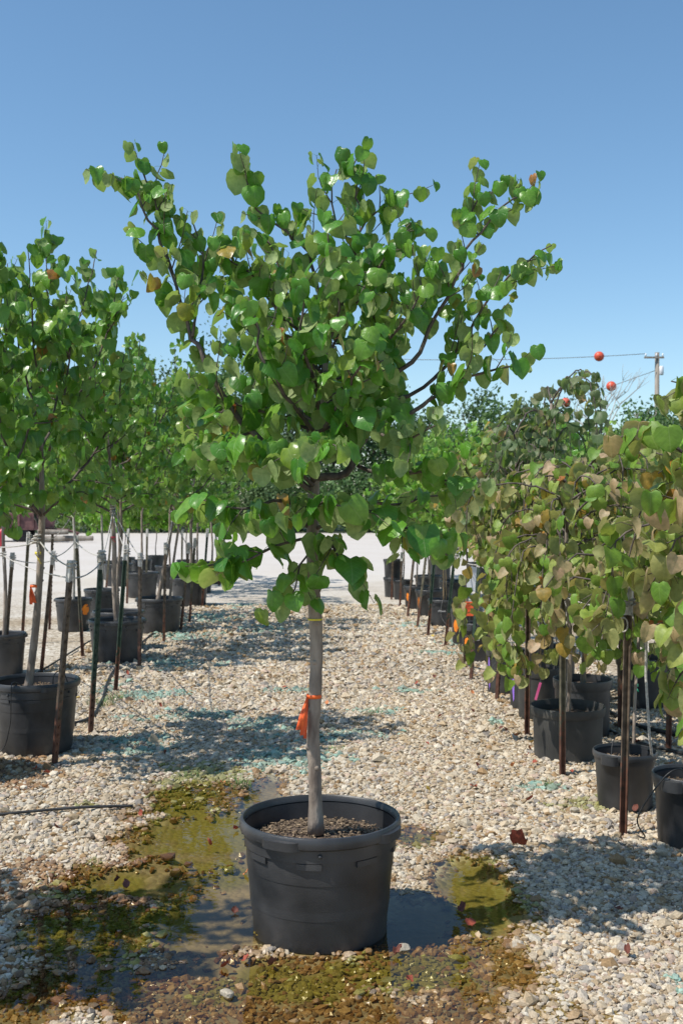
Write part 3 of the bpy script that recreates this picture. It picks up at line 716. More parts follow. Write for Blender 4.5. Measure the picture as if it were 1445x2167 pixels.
ML = [  # (control points, base radius, leaf size, droop, start)
 ([T(684, 690), T(667, 588, .02), T(650, 530, .03), T(615, 500, .0), T(574, 467, -.03), T(532, 429, -.05), T(511, 349, -.05)], .0075, lf, 0, .2),
 ([T(686, 740), T(720, 650, .05), T(750, 600, .06), T(752, 529, .05), T(770, 467, .03), T(752, 400, .0), T(728, 325, -.02)], .008, lf, 0, .15),
 ([T(752, 540, .05), T(720, 480, .0), T(700, 420, -.03), T(712, 360, -.05)], .005, ls, 0, .1),
 ([T(770, 467, .03), T(808, 442, .02), T(833, 405, 0)], .004, ls, 0, .2),
 ([T(664, 1045), T(610, 1000, -.05), T(545, 930, -.10), T(488, 856, -.14), T(450, 805, -.16), T(425, 750, -.16), T(408, 712, -.15), T(390, 660, -.14), T(373, 602, -.12), T(342, 519, -.1), T(314, 460, -.1), T(286, 398, -.1), T(258, 378, -.1)], .0135, lf, 0, .2),
 ([T(373, 602, -.12), T(352, 520, -.08), T(335, 440, -.08), T(300, 345, -.08)], .0055, ls, 0, .1),
 ([T(408, 712, -.15), T(425, 620, -.1), T(430, 540, -.05), T(405, 460, -.04)], .006, ls, 0, .2),
 ([T(690, 790, .02), T(640, 735, .1), T(608, 640, .16), T(590, 560, .2), T(560, 500, .22)], .008, lf, 0, .2),
 ([T(668, 1010), T(715, 1005, .02), T(745, 985, .04), T(770, 927, .05), T(789, 899, .05), T(805, 845, .05), T(826, 795, .06), T(812, 728, .05), T(790, 680, .03), T(800, 600, 0), T(832, 520, -.03), T(872, 470, -.04)], .0165, lf, 0, .35),
 ([T(826, 795, .06), T(882, 757, .05), T(907, 703, .03), T(949, 620, 0), T(985, 540, -.03), T(1020, 490, -.05), T(1070, 430, -.06), T(1128, 408, -.06)], .0095, ls, 0, .25),
 ([T(1012, 500, -.04), T(985, 470, -.02), T(1010, 420, -.02), T(1008, 398, 0)], .004, ls, 0, .1),
 ([T(805, 850, .05), T(880, 830, .1), T(949, 774, .14), T(974, 728, .16), T(1007, 670, .15), T(1053, 612, .12), T(1100, 560, .1), T(1165, 520, .1)], .009, ls, 0, .25),
 ([T(789, 899, .05), T(874, 866, -.02), T(930, 830, -.05), T(982, 795, -.06), T(1065, 778, -.06), T(1112, 768, -.06)], .010, lf, 0, .25),
 ([T(974, 728, .16), T(1010, 740, .1), T(1050, 700, .08), T(1062, 690, .06)], .005, ls, 0, .1),
 ([T(756, 985, .04), T(808, 1002, -.02), T(888, 995, -.06), T(935, 1016, -.08), T(1000, 1020, -.1)], .009, lf, .2, .2),
 ([T(664, 1080), T(730, 1060, .1), T(799, 1063, .16), T(851, 1063, .2), T(912, 1049, .22), T(985, 1030, .22)], .009, lf, .2, .25),
 ([T(662, 1120), T(730, 1090, -.08), T(799, 1082, -.14), T(850, 1110, -.18), T(905, 1130, -.2), T(945, 1175, -.2)], .008, lb, .35, .2),
 ([T(662, 1120), T(640, 1100, -.02), T(628, 1075, -.05), T(580, 1060, -.16), T(520, 1075, -.24), T(470, 1070, -.28), T(425, 1055, -.3)], .010, lb, .3, .3),
 ([T(661, 1140), T(640, 1142, -.04), T(592, 1150, -.12), T(545, 1178, -.18), T(485, 1196, -.22), T(415, 1200, -.24)], .007, lb, .25, .3),
 ([T(661, 1150), T(640, 1190, -.08), T(625, 1225, -.12), T(618, 1260, -.13)], .005, lb, .5, .3),
 ([T(662, 1150), T(700, 1150, -.12), T(720, 1180, -.18), T(750, 1205, -.2)], .006, lb, .4, .2),
 ([T(661, 1110), T(655, 1080, -.18), T(690, 1060, -.32), T(720, 1070, -.38)], .008, lb, .35, .3),
 ([T(665, 1020), T(650, 970, -.2), T(640, 945, -.34), T(690, 930, -.44), T(720, 945, -.48)], .010, lb, .25, .25),
 ([T(665, 1030), T(610, 975, -.2), T(560, 950, -.32), T(520, 945, -.38)], .009, lb, .25, .25),
 ([T(668, 930), T(700, 880, -.16), T(735, 820, -.30), T(760, 770, -.38), T(775, 720, -.40)], .009, lf, .1, .2),
 ([T(668, 920), T(630, 870, -.16), T(585, 810, -.3), T(555, 750, -.36), T(540, 690, -.36), T(530, 640, -.34)], .009, lf, .05, .2),
 ([T(675, 880), T(660, 800, -.2), T(640, 720, -.32), T(640, 640, -.36), T(650, 580, -.34)], .009, lf, .0, .2),
 ([T(668, 940), T(640, 880, .2), T(590, 800, .34), T(540, 720, .42), T(500, 650, .42), T(480, 600, .4)], .010, lf, 0, .2),
 ([T(668, 960), T(720, 900, .24), T(780, 820, .4), T(840, 730, .46), T(880, 640, .46)], .010, lf, 0, .2),
 ([T(664, 1040), T(600, 990, .2), T(530, 950, .36), T(470, 900, .42), T(430, 850, .42)], .010, lf, .1, .25),
 ([T(664, 1000), T(690, 930, .3), T(700, 850, .46), T(690, 760, .5)], .010, lf, 0, .25),
 ([T(789, 899, .05), T(830, 930, -.16), T(870, 930, -.26), T(920, 900, -.3)], .007, lf, .2, .15),
 ([T(488, 856, -.14), T(450, 870, -.2), T(410, 830, -.22), T(400, 790, -.22)], .006, lf, .1, .15),
 ([T(530, 915, -.1), T(470, 930, -.2), T(420, 920, -.24), T(395, 900, -.24)], .006, lf, .2, .15),
 ([T(812, 728, .05), T(850, 690, -.1), T(880, 640, -.14), T(900, 590, -.14)], .006, ls, 0, .15),
 ([T(949, 620, 0), T(930, 570, -.06), T(915, 545, -.06)], .004, ls, 0, .1),
 ([T(690, 700, 0), T(720, 620, -.14), T(700, 540, -.2), T(690, 460, -.18)], .006, lf, 0, .1),
 ([T(680, 720, 0), T(620, 660, -.04), T(560, 600, -.05), T(500, 560, -.05), T(465, 520, -.04)], .007, lf, 0, .15),
]
for P, r0, lz, dr, st in ML:
    t.limb(P, r0, .0025, True, .046, (.10, .26), dr, st, lz, 7, .040)
rf = random.Random(77); ga = .4
for k in range(18):                     # inner limbs filling the heart of the crown all round
    ga += 2.399; i = 30 + int(13 * k / 18); p = MAINTRUNK[min(i, 43)]; rr = rf.uniform(.32, .52) * (1 - .25 * k / 18); up = rf.uniform(-.10, .16) + .016 * k
    d = np.array((math.cos(ga), math.sin(ga), 0))
    t.limb([p, p + d * rr * .4 + np.array((0, 0, up * .35)), p + d * rr * .75 + np.array((0, 0, up * .8)), p + d * rr + np.array((0, 0, up))], .007, .0025, True, .055, (.10, .24), .2, .25, lb if k < 8 else lf, 6, .042)
t.finish(300)
# ribbons on the main trunk
def band(name, label, cat, c, rad, h, mat):
    b = MB(); n = 20
    b.lathe([(rad, -h / 2), (rad + .0012, -h / 2), (rad + .0012, h / 2), (rad, h / 2)], n)
    o = b.obj(name, M[mat], None, True); o.location = c; return tag(o, label, cat)
def flag(name, label, cat, c, rad, h, mat, tails, group=None):
    t_ = thing(name, label, cat, c, 0, group)
    b = MB(); b.lathe([(rad, -h / 2), (rad + .0015, -h / 2), (rad + .0015, h / 2), (rad, h / 2)], 20); b.obj('loop', M[mat], t_, True)
    for (dx, dy, ln, w, ph) in tails:
        v = []; n = 10
        for i in range(n + 1):
            u = i / n; ww = w * (.25 + .75 * min(1, u * 1.6)); x = dx * u; y = dy * u + .004 * math.sin(u * 7 + ph); z = -ln * u
            for k in range(4):
                s = (k / 3 - .5); v.append((-rad * .9 + x + s * ww, -rad * .55 + y + .006 * math.sin(k * 2.2 + ph + u * 3), z))
        f = [(i * 4 + k, i * 4 + k + 1, (i + 1) * 4 + k + 1, (i + 1) * 4 + k) for i in range(n) for k in range(3)]
        q = MB(); q.add(v, f); q.obj('tail', M[mat], t_, True)
    return t_
flag('ribbon', 'bright orange flagging ribbon tied round the lone tree trunk', 'ribbon', at(664, 1473, D0), .0275, .014, 'orange', [(-.030, -.02, .125, .030, 0), (-.018, -.03, .145, .022, 1.7), (-.010, -.012, .16, .012, 3)])
band('trunk_band', 'thin yellow band round the upper trunk of the lone tree', 'band', at(666, 1310, D0), .0275, .007, 'yellow')

# ================================================================== ROW TREES
def redbud(label, foot, seed, h, r, trunk_h, leaf='leaf_left', nl=9, lean=(0, 0), low=False, single=300, lz=(.08, .105), step=.066, group=None, trunk_r=.026, bark='bark', keep=None, name='redbud_tree', droop=.05, start_lo=.55, skirt=5):
    t = Tree(label, 'tree', foot, seed, leaf, bark, group=group, name=name); rg = t.rng
    top = np.array((lean[0], lean[1], trunk_h)); l2 = top + np.array((rg.uniform(-.1, .1), rg.uniform(-.1, .1), (h - trunk_h) * .55))
    tl = t.trunk([(0, 0, -.03), top * .33 + np.array((rg.uniform(-.02, .02), 0, 0)), top * .66 + np.array((rg.uniform(-.02, .02), 0, 0)), top, (top + l2) / 2 + np.array((rg.uniform(-.04, .04), 0, 0)), l2], [trunk_r, trunk_r * .95, trunk_r * .9, trunk_r * .82, trunk_r * .5, trunk_r * .3], 24, knots=not low, sides=8 if low else 12)
    ga = rg.uniform(0, 6.28)
    for k in range(nl):
        u = k / max(1, nl - 1); ga += 2.399
        z0 = trunk_h * (1 - .10 * (1 - u)) + u * (h - trunk_h) * .5
        i = int(np.argmin(np.abs(tl[:, 2] - z0))); p0 = tl[i]
        rad = r * (1 - .45 * u) * rg.uniform(.8, 1.08); ztip = p0[2] + (h - p0[2]) * (start_lo + (.97 - start_lo) * u) * rg.uniform(.82, 1.0)
        dx = np.array((math.cos(ga), math.sin(ga), 0)); H_ = ztip - p0[2]
        P = [p0, p0 + dx * rad * .35 + np.array((0, 0, H_ * .14)), p0 + dx * rad * .68 + np.array((0, 0, H_ * .38)), p0 + dx * rad * .9 + np.array((0, 0, H_ * .7)), p0 + dx * rad + np.array((rg.uniform(-.05, .05), rg.uniform(-.05, .05), H_))]
        L = t.limb(P, .0125 - .004 * u, .003, True, step, (.10, .28), 0, .22, lz, 5 if low else 6, .047)
        for j in range(3):      # side limbs
            q = L[int(len(L) * (.25 + .2 * j))]; a2 = ga + rg.choice((-1, 1)) * rg.uniform(.5, 1.2); d2 = np.array((math.cos(a2), math.sin(a2), 0)); ln = rad * rg.uniform(.4, .65)
            zz = ln * rg.uniform(-.25, .9)
            t.limb([q, q + d2 * ln * .5 + np.array((0, 0, zz * .4)), q + d2 * ln + np.array((0, 0, zz))], .006, .002, True, step, (.10, .24), droop + (.25 if zz < 0 else 0), .15, lz, 5, .047)
    for k in range(skirt):          # low limbs that arch out and hang
        ga += 2.399; p0 = tl[int(np.argmin(np.abs(tl[:, 2] - trunk_h * rg.uniform(.93, 1.06))))]; rad = r * rg.uniform(.55, .95); d2 = np.array((math.cos(ga), math.sin(ga), 0)); zz = rg.uniform(-.08, .22)
        t.limb([p0, p0 + d2 * rad * .35 + np.array((0, 0, .10)), p0 + d2 * rad * .7 + np.array((0, 0, .08 + zz * .6)), p0 + d2 * rad + np.array((0, 0, zz))], .009, .0025, True, step, (.10, .26), .25, .22, lz, 5, .047)
    t.limb([l2, l2 + np.array((rg.uniform(-.06, .06), 0, (h - l2[2]) * .5)), np.array((l2[0] + rg.uniform(-.1, .1), l2[1], h))], .007, .002, True, step, (.1, .22), 0, .05, lz, 5, .047)
    return t.finish(single, low, keep)
def weeping(label, foot, seed, h, r, zend, leaf='leaf_olive', nl=12, single=300, low=False, lz=(.085, .115), step=.085, group=None, trunk_r=.016, keep=None, rise=.22, name='weeping_redbud', lean=(0, 0), left_up=0.0):
    t = Tree(label, 'tree', foot, seed, leaf, 'bark', group=group, name=name); rg = t.rng; hz = h - rise
    tl = t.trunk([(0, 0, -.03), (lean[0] * .4 + .015, lean[1] * .4, hz * .33), (lean[0] * .7 - .015, lean[1] * .7, hz * .68), (lean[0], lean[1], hz)], [trunk_r, trunk_r * .9, trunk_r * .8, trunk_r * .7], 20, knots=not low, sides=8)
    ga = rg.uniform(0, 6.28)
    for k in range(nl):
        ga += 2.399; i = int(len(tl) * rg.uniform(.62, .99)); p = tl[min(i, len(tl) - 1)]; rr = r * rg.uniform(.55, 1.05); d = np.array((math.cos(ga), math.sin(ga), 0)); up = rise * rg.uniform(.5, 1)
        ze = zend + (p[2] - zend) * rg.uniform(0, .5)
        if d[0] < -.15: ze = min(p[2], max(ze, left_up + rg.uniform(0, .25)))
        P = [p, p + d * rr * .3 + np.array((0, 0, up * .8)), p + d * rr * .65 + np.array((0, 0, up)), p + d * rr * .95 + np.array((0, 0, up * .35)), p * 1.0 + d * rr * 1.05 + np.array((rg.uniform(-.05, .05), rg.uniform(-.05, .05), (ze - p[2]) * .5)), np.array((p[0], p[1], 0)) + d * rr * rg.uniform(.95, 1.1) + np.array((rg.uniform(-.08, .08), rg.uniform(-.08, .08), ze))]
        t.limb(P, .008, .002, True, step, (.08, .22), .45, .12, lz, 5, .05)
    return t.finish(single, low, keep)

def soil_top(g, H, k): return (g.x, g.y, H * k - .005)
HOLDW = .05
# ---- left row ----------------------------------------------------
LP = [  # px, py of base centre, D, H, style, label
 ('a', 75, 1583, .575, .475, 'black nursery pot with side lugs, beside the bare brown patch of ground'),
 ('b', 247, 1396, .59, .44, 'black nursery pot in the upright redbud row with two green posts before it'),
 ('c', 337, 1335, .60, .44, 'black nursery pot in the upright redbud row holding two leaning grey trunks'),
 ('d', 401, 1279, .62, .45, 'black nursery pot of the upright redbud row just behind the pot with two trunks'),
 ('e', 155, 1332, .47, .42, 'black nursery pot with an orange paint mark on its side'),
 ('f', 250, 1372, .58, .44, 'black nursery pot crowded right behind the pot with green posts'),
 ('g', 215, 1310, .50, .44, 'black nursery pot in the back line near the orange-marked pot'),
 ('h', 8, 1424, .42, .40, 'black nursery pot in the upright redbud row back line beside two thin posts'),
]
foots = {}
for i, (k, px, py, D, H, lab) in enumerate(LP):
    g_ = G(px, py); g_.z = -.012
    pot(lab, g_, D, H, 'heavy', R(-25 if k == 'a' else 30 * i), 64 if k in 'abc' else 40, 'pot', .84, 'pots of the upright redbud row', ('orange_paint', R(-150), .5, .28, .34) if k == 'e' else None, False, 20 + i, 250 if k == 'a' else 0)
    foots[k] = (g_.x, g_.y, H * .85 - .012)
g0 = G(-116, 1640); g0.z = -.012
pot('black nursery pot cut off beside the pot on the brown patch', g0, .62, .40, 'heavy', 0, 48, 'pot', .84, 'pots of the upright redbud row', None, False, 40)
f = foots['a']
redbud('redbud tree with an orange ribbon on its trunk in the upright redbud row', (f[0] - .045, f[1] - .04, f[2]), 101, 3.05, .72, 1.14, skirt=3, nl=11, lean=(.10, 0), single=300, lz=(.085, .112))
f = foots['b']; redbud('redbud tree with red tape on its trunk in the pot with green posts', f, 102, 3.15, .85, 1.25, nl=11, lean=(-.05, 0), single=300, low=True)
f = foots['c']; redbud('redbud tree of two leaning grey trunks in the upright redbud row', (f[0] - .03, f[1], f[2]), 103, 3.3, .95, 1.2, nl=11, lean=(.22, 0), single=240, low=True)
t2 = Tree('slim grey sapling leaning beside the two-trunk redbud', 'tree', (f[0] + .12, f[1] + .05, f[2]), 133, 'leaf_left')
L = t2.trunk([(0, 0, -.03), (.05, 0, .5), (.12, .02, 1.0), (.16, .03, 1.5)], [.017, .016, .014, .008], 16, sides=8)
for k in range(5): t2.limb([L[9 + k], L[9 + k] + np.array((math.cos(k * 2.4) * .3, math.sin(k * 2.4) * .3, .25)), L[9 + k] + np.array((math.cos(k * 2.4) * .5, math.sin(k * 2.4) * .5, .7))], .006, .002, True, .09, (.1, .22), .1, .2, (.08, .1), 5)
t2.finish(100, True)
f = foots['d']; redbud('redbud tree just behind the two-trunk pot', f, 104, 3.3, .95, 1.25, nl=10, lean=(.05, 0), single=150, low=True, group='upright redbud row redbuds')
f = foots['e']; redbud('redbud tree rising from the orange-marked pot', f, 105, 3.0, .85, 1.25, nl=9, single=150, low=True, bark='bark_pale', trunk_r=.018)
f = foots['f']; redbud('slender redbud behind the pot with green posts', f, 106, 3.1, .8, 1.35, nl=9, lean=(.03, 0), single=150, low=True, trunk_r=.018)
f = foots['g']; redbud('pale-stemmed redbud in the back line near the orange-marked pot', f, 107, 3.1, .9, 1.2, nl=9, single=120, low=True, bark='bark_pale', trunk_r=.016)
f = foots['h']; redbud('redbud tree in the upright redbud row back line by two thin posts', f, 108, 3.0, .8, 1.45, nl=9, skirt=2, single=200, low=True, trunk_r=.018)
redbud('redbud tree reaching in from the cut-off pot beside the brown patch', (g0.x, g0.y, .33), 109, 3.1, .66, 1.25, nl=9, single=200, lz=(.085, .11))
# one more tree of the row stands outside the picture and throws its shade on the gravel
gN = Vector((-2.66, 3.50, -.012)); pot('black nursery pot of the upright redbud row outside the picture', gN, .58, .43, 'heavy', 0, 32, 'pot', .84, 'pots of the upright redbud row', None, False, 41)
redbud('near redbud tree shading the gravel beside the puddle', (gN.x, gN.y, .35), 110, 3.0, .78, 1.2, nl=12, single=0, low=True, lz=(.09, .115), keep=lambda w: w[0] < -.325 * w[1] - .06)
# far end of the left row
for i, (px, py, hh, rr) in enumerate([(418, 1252, 3.3, 1.0), (448, 1233, 3.3, 1.0), (300, 1262, 3.0, .9), (360, 1243, 3.1, .9), (250, 1238, 3.0, .9)]):
    g_ = G(px, py); g_.z = -.012
    pot('small-looking black pot at the far end of the upright redbud row', g_, .58, .44, 'heavy', .4 * i, 28, 'pot', .84, 'far pots of the upright redbud row', None, False, 60 + i)
    redbud('distant redbud tree at the far end of the upright redbud row', (g_.x, g_.y, .36), 140 + i, hh, rr, 1.25, nl=9, single=0, low=True, group='far redbuds of the upright redbud row', trunk_r=.02, leaf='leaf_left' if i < 3 else 'leaf_bright', lz=(.09, .12), step=.11)
for i, (px, py, hh) in enumerate([(265, 1215, 1.75), (330, 1210, 1.9), (395, 1222, 1.8), (240, 1225, 1.7), (300, 1222, 1.8)]):
    g_ = G(px, py); g_.z = -.012
    pot('black pot of the bright saplings behind the upright redbud row', g_, .45, .40, 'band', 0, 24, 'pot', .84, 'pots of the bright saplings', None, False, 70 + i)
    redbud('small bright yellow-green sapling behind the upright redbud row', (g_.x, g_.y, .33), 160 + i, hh, .8, .75, nl=8, single=0, low=True, group='bright saplings behind the upright redbud row', trunk_r=.012, leaf='leaf_bright', lz=(.09, .13), step=.10, name='sapling')

# ---- right row ---------------------------------------------------
RP = [
 ('1', 1462, 1778, .37, .34, 'panel', 'pot', 'black ribbed pot with a thin black tube looped over its rim'),
 ('2', 1322, 1702, .345, .31, 'panel', 'pot', 'black ribbed pot with a rounded rim lug, behind a rusty studded post'),
 ('3', 1201, 1597, .49, .335, 'band', 'pot_grey', 'wide dusty grey pot with a deep flared rim band'),
 ('4', 1232, 1550, .42, .40, 'band', 'pot', 'tall black pot crowded right behind the wide grey pot'),
 ('5', 1138, 1515, .33, .39, 'band', 'pot_grey', 'grey pot with the pink tag hanging beside it'),
 ('6', 1122, 1495, .36, .42, 'band', 'pot_grey', 'grey pot with a purple edge behind the pink-tag pot'),
 ('7', 1068, 1463, .34, .39, 'band', 'pot_grey', 'grey pot with a purple paint stripe down its side'),
 ('8', 1010, 1395, .36, .40, 'panel', 'pot', 'black pot with an orange paint splash below the orange card'),
 ('9', 986, 1362, .38, .42, 'panel', 'pot', 'black pot with an orange square of paint behind the orange card'),
 ('10', 940, 1322, .45, .36, 'heavy', 'pot', 'black pot with white scribbles and two cane stakes'),
 ('11', 908, 1300, .42, .38, 'panel', 'pot', 'black pot with a narrow orange streak between leaning green posts'),
 ('12', 880, 1286, .40, .36, 'panel', 'pot', 'black pot with an orange streak beside a rusty post'),
 ('14', 832, 1261, .36, .34, 'panel', 'pot', 'lower black pot of the stacked pair at the end of the weeping redbud row'),
 ('16', 852, 1266, .36, .33, 'panel', 'pot', 'black pot next to the stacked pair at the far weeping redbud row'),
 ('s1', 1362, 1490, .46, .40, 'band', 'pot', 'black pot in the weeping row back line with a green tape nearby'),
 ('s2', 1432, 1475, .46, .42, 'band', 'pot', 'black pot in the weeping row back line beside the olive post'),
 ('s3', 960, 1283, .46, .42, 'heavy', 'pot', 'black pot in the weeping row back line behind the scribbled pot'),
 ('s4', 905, 1268, .46, .42, 'heavy', 'pot', 'black pot in the weeping row back line behind the orange streak pots'),
 ('s5', 1165, 1468, .44, .42, 'band', 'pot', 'black pot in the weeping row back line behind the pink-tag pot'),
]
for i, (k, px, py, D, H, st, mt, lab) in enumerate(RP):
    g_ = G(px, py); g_.z = -.012
    pnt = {'7': ('purple_paint', R(-158), .1, .10, .72), '6': ('purple_paint', R(-155), .15, .08, .6), '8': ('orange_paint', R(-140), .28, .26, .36), '9': ('orange_paint', R(-142), .38, .24, .34), '11': ('orange_paint', R(-152), .3, .16, .42), '12': ('orange_paint', R(-140), .35, .18, .36), '10': ('orange_paint', R(-168), .35, .1, .4)}.get(k)
    pot(lab, g_, D, H, st, R({'2': -6, '1': -10}.get(k, 17 * i)) if pnt is None else 0, 64 if i < 8 else 36, mt, .80 if k in '123' else .86, 'pots of the weeping redbud row', pnt, k in ('10', '9', '8'), 80 + i, 120 if k in '12' else 0)
    foots['R' + k] = (g_.x, g_.y, H * (.81 if k in '123' else .87) - .012)
g_ = G(832, 1261); g_.z = .285
pot('upper black pot of the stacked pair at the end of the weeping redbud row', g_, .36, .36, 'panel', .3, 36, 'pot', .84, 'pots of the weeping redbud row', None, False, 99)
f = foots['R3']; weeping('weeping redbud in the wide grey pot with yellowing leaves', f, 201, 1.62, .66, .22, nl=22, lz=(.085, .118))
f = foots['R2']; weeping('small weeping redbud in the ribbed pot behind the rusty studded post', (f[0], f[1], f[2]), 202, 1.40, .45, .75, nl=11, lz=(.08, .11), trunk_r=.008, keep=lambda w: w[2] > .92)
f = foots['R4']; weeping('weeping redbud in the tall pot behind the wide grey pot', f, 203, 1.72, .66, .30, nl=20, lz=(.085, .115))
f = foots['R5']; weeping('weeping redbud in the pot beside the pink tag', f, 204, 1.70, .40, .40, left_up=.5, nl=14, lz=(.075, .10), trunk_r=.011)
f = foots['R7']; weeping('weeping redbud in the purple-striped pot', f, 205, 1.75, .34, .15, left_up=.75, nl=14, lz=(.08, .11), single=250, trunk_r=.011)
f = foots['Rs5']; weeping('tall grey-green weeping redbud rising above the weeping redbud row', f, 206, 2.44, .56, .7, leaf='leaf_dull', nl=18, lz=(.08, .115), rise=.30, trunk_r=.018)
f = foots['R6']; weeping('grey-green weeping redbud with a crooked stem in the purple-edged pot', f, 216, 2.1, .42, .9, left_up=1.0, leaf='leaf_dull', nl=12, lz=(.08, .11), rise=.25, trunk_r=.012, lean=(-.12, .05))
f = foots['Rs1']; weeping('weeping redbud in the back row near the green tape', f, 207, 1.75, .66, .40, nl=18, lz=(.09, .12), low=True)
f = foots['Rs2']; weeping('weeping redbud in the back row by the olive post', f, 208, 1.8, .66, .45, nl=18, lz=(.09, .12), low=True)
f = foots['R1']; weeping('weeping redbud whip in the pot with the looped tube', (f[0] + .02, f[1], f[2]), 209, 1.55, .5, .75, nl=13, lz=(.095, .125), trunk_r=.009, keep=lambda w: w[2] > .9)
# near weeping tree at the right edge
gE = Vector((1.80, 4.25, -.012)); pot('black ribbed pot of the weeping redbud row outside the picture', gE, .36, .34, 'panel', 0, 32, 'pot', .84, 'pots of the weeping redbud row', None, False, 120)
t = Tree('near redbud with large yellow-green and pinkish dying leaves', 'tree', (gE.x, gE.y, .27), 210, 'leaf_olive', name='weeping_redbud')
L = t.trunk([(0, 0, -.03), (-.03, 0, .5), (.02, 0, 1.0), (-.06, 0, 1.55)], [.016, .015, .013, .010], 20, sides=10)
big = (.105, .142)
for P in [[(-.05, 0, 1.1), (-.25, -.05, 1.35), (-.45, -.05, 1.55), (-.62, -.05, 1.66), (-.74, -.03, 1.62)], [(-.05, 0, 1.3), (-.2, .05, 1.6), (-.36, .05, 1.80), (-.5, .05, 1.86)], [(-.04, 0, 1.2), (-.25, -.1, 1.3), (-.5, -.12, 1.40), (-.62, -.1, 1.34)],
          [(-.05, 0, 1.0), (-.25, .1, 1.15), (-.45, .14, 1.18), (-.58, .14, 1.0)], [(-.05, 0, 1.45), (-.12, 0, 1.65), (-.3, .02, 1.78), (-.42, 0, 1.74)], [(0, 0, 1.1), (-.2, -.12, 1.16), (-.42, -.16, 1.1), (-.5, -.15, .9)], [(0, 0, 1.4), (.2, .05, 1.6), (.4, .05, 1.6)], [(0, 0, .85), (-.2, -.1, .9), (-.4, -.12, .72), (-.46, -.12, .52)],
          [(0, 0, 1.3), (.15, -.2, 1.45), (.3, -.3, 1.4)], [(-.02, 0, 1.35), (-.1, .2, 1.5), (-.2, .35, 1.5)], [(-.02, 0, 1.2), (-.22, .12, 1.45), (-.4, .2, 1.55), (-.5, .22, 1.5)], [(0, 0, .8), (-.2, .15, .85), (-.36, .3, .68), (-.41, .35, .56)], [(0, 0, 1.1), (-.25, .05, 1.3), (-.45, .05, 1.25), (-.55, .05, 1.05)], [(0, 0, 1.0), (-.25, -.05, 1.05), (-.42, -.08, .95), (-.46, -.08, .8)], [(0, 0, 1.3), (-.2, -.15, 1.5), (-.42, -.2, 1.58), (-.56, -.2, 1.5)]]:
    t.limb([np.array(p) for p in P], .009, .0025, True, .085, (.08, .2), .2, .3, big, 6, .058)
t.finish(300)
# bright trees farther along the right row
for i, (k, hh, rr, th) in enumerate([('R8', 2.1, .42, 1.0), ('R9', 2.2, .5, .85), ('R10', 2.3, .62, .7), ('R11', 2.3, .62, .75), ('R12', 2.2, .6, .8), ('Rs3', 2.5, .8, .8), ('Rs4', 2.5, .8, .8), ('R16', 2.2, .6, .9)]):
    f = foots[k]
    redbud(['bright green redbud in the orange-splashed pot', 'bright green redbud in the orange-square pot', 'bright green redbud between two canes in the scribbled pot', 'bright green redbud in the pot between leaning green posts', 'bright green redbud in the pot beside the rusty post', 'bright green redbud in the back row behind the scribbled pot', 'bright green redbud in the back row behind the orange streak pots', 'bright green redbud next to the stacked pots'][i],
           f, 230 + i, hh, rr, th, leaf='leaf_bright' if i != 0 else 'leaf_olive', nl=9, single=250 if i < 3 else 120, low=True, lz=(.075, .105), trunk_r=.013, droop=.25, start_lo=.35, bark='bark')
for i, (px, py, hh) in enumerate([(1010, 1232, 2.7), (1100, 1240, 2.7), (1230, 1262, 2.7), (1330, 1285, 2.6), (1420, 1300, 2.4), (930, 1225, 2.7), (1180, 1225, 2.9)]):
    g_ = G(px, py); g_.z = -.012
    pot('black pot of the bright trees beyond the weeping redbud row', g_, .5, .42, 'band', 0, 24, 'pot', .84, 'pots beyond the weeping redbud row', None, False, 130 + i)
    redbud('bright green tree standing beyond the weeping redbud row', (g_.x, g_.y, .35), 250 + i, hh, 1.0, .75, nl=10, single=0, low=True, leaf='leaf_bright', lz=(.10, .14), step=.11, group='bright trees beyond the weeping redbud row', trunk_r=.018, droop=.2, start_lo=.35)

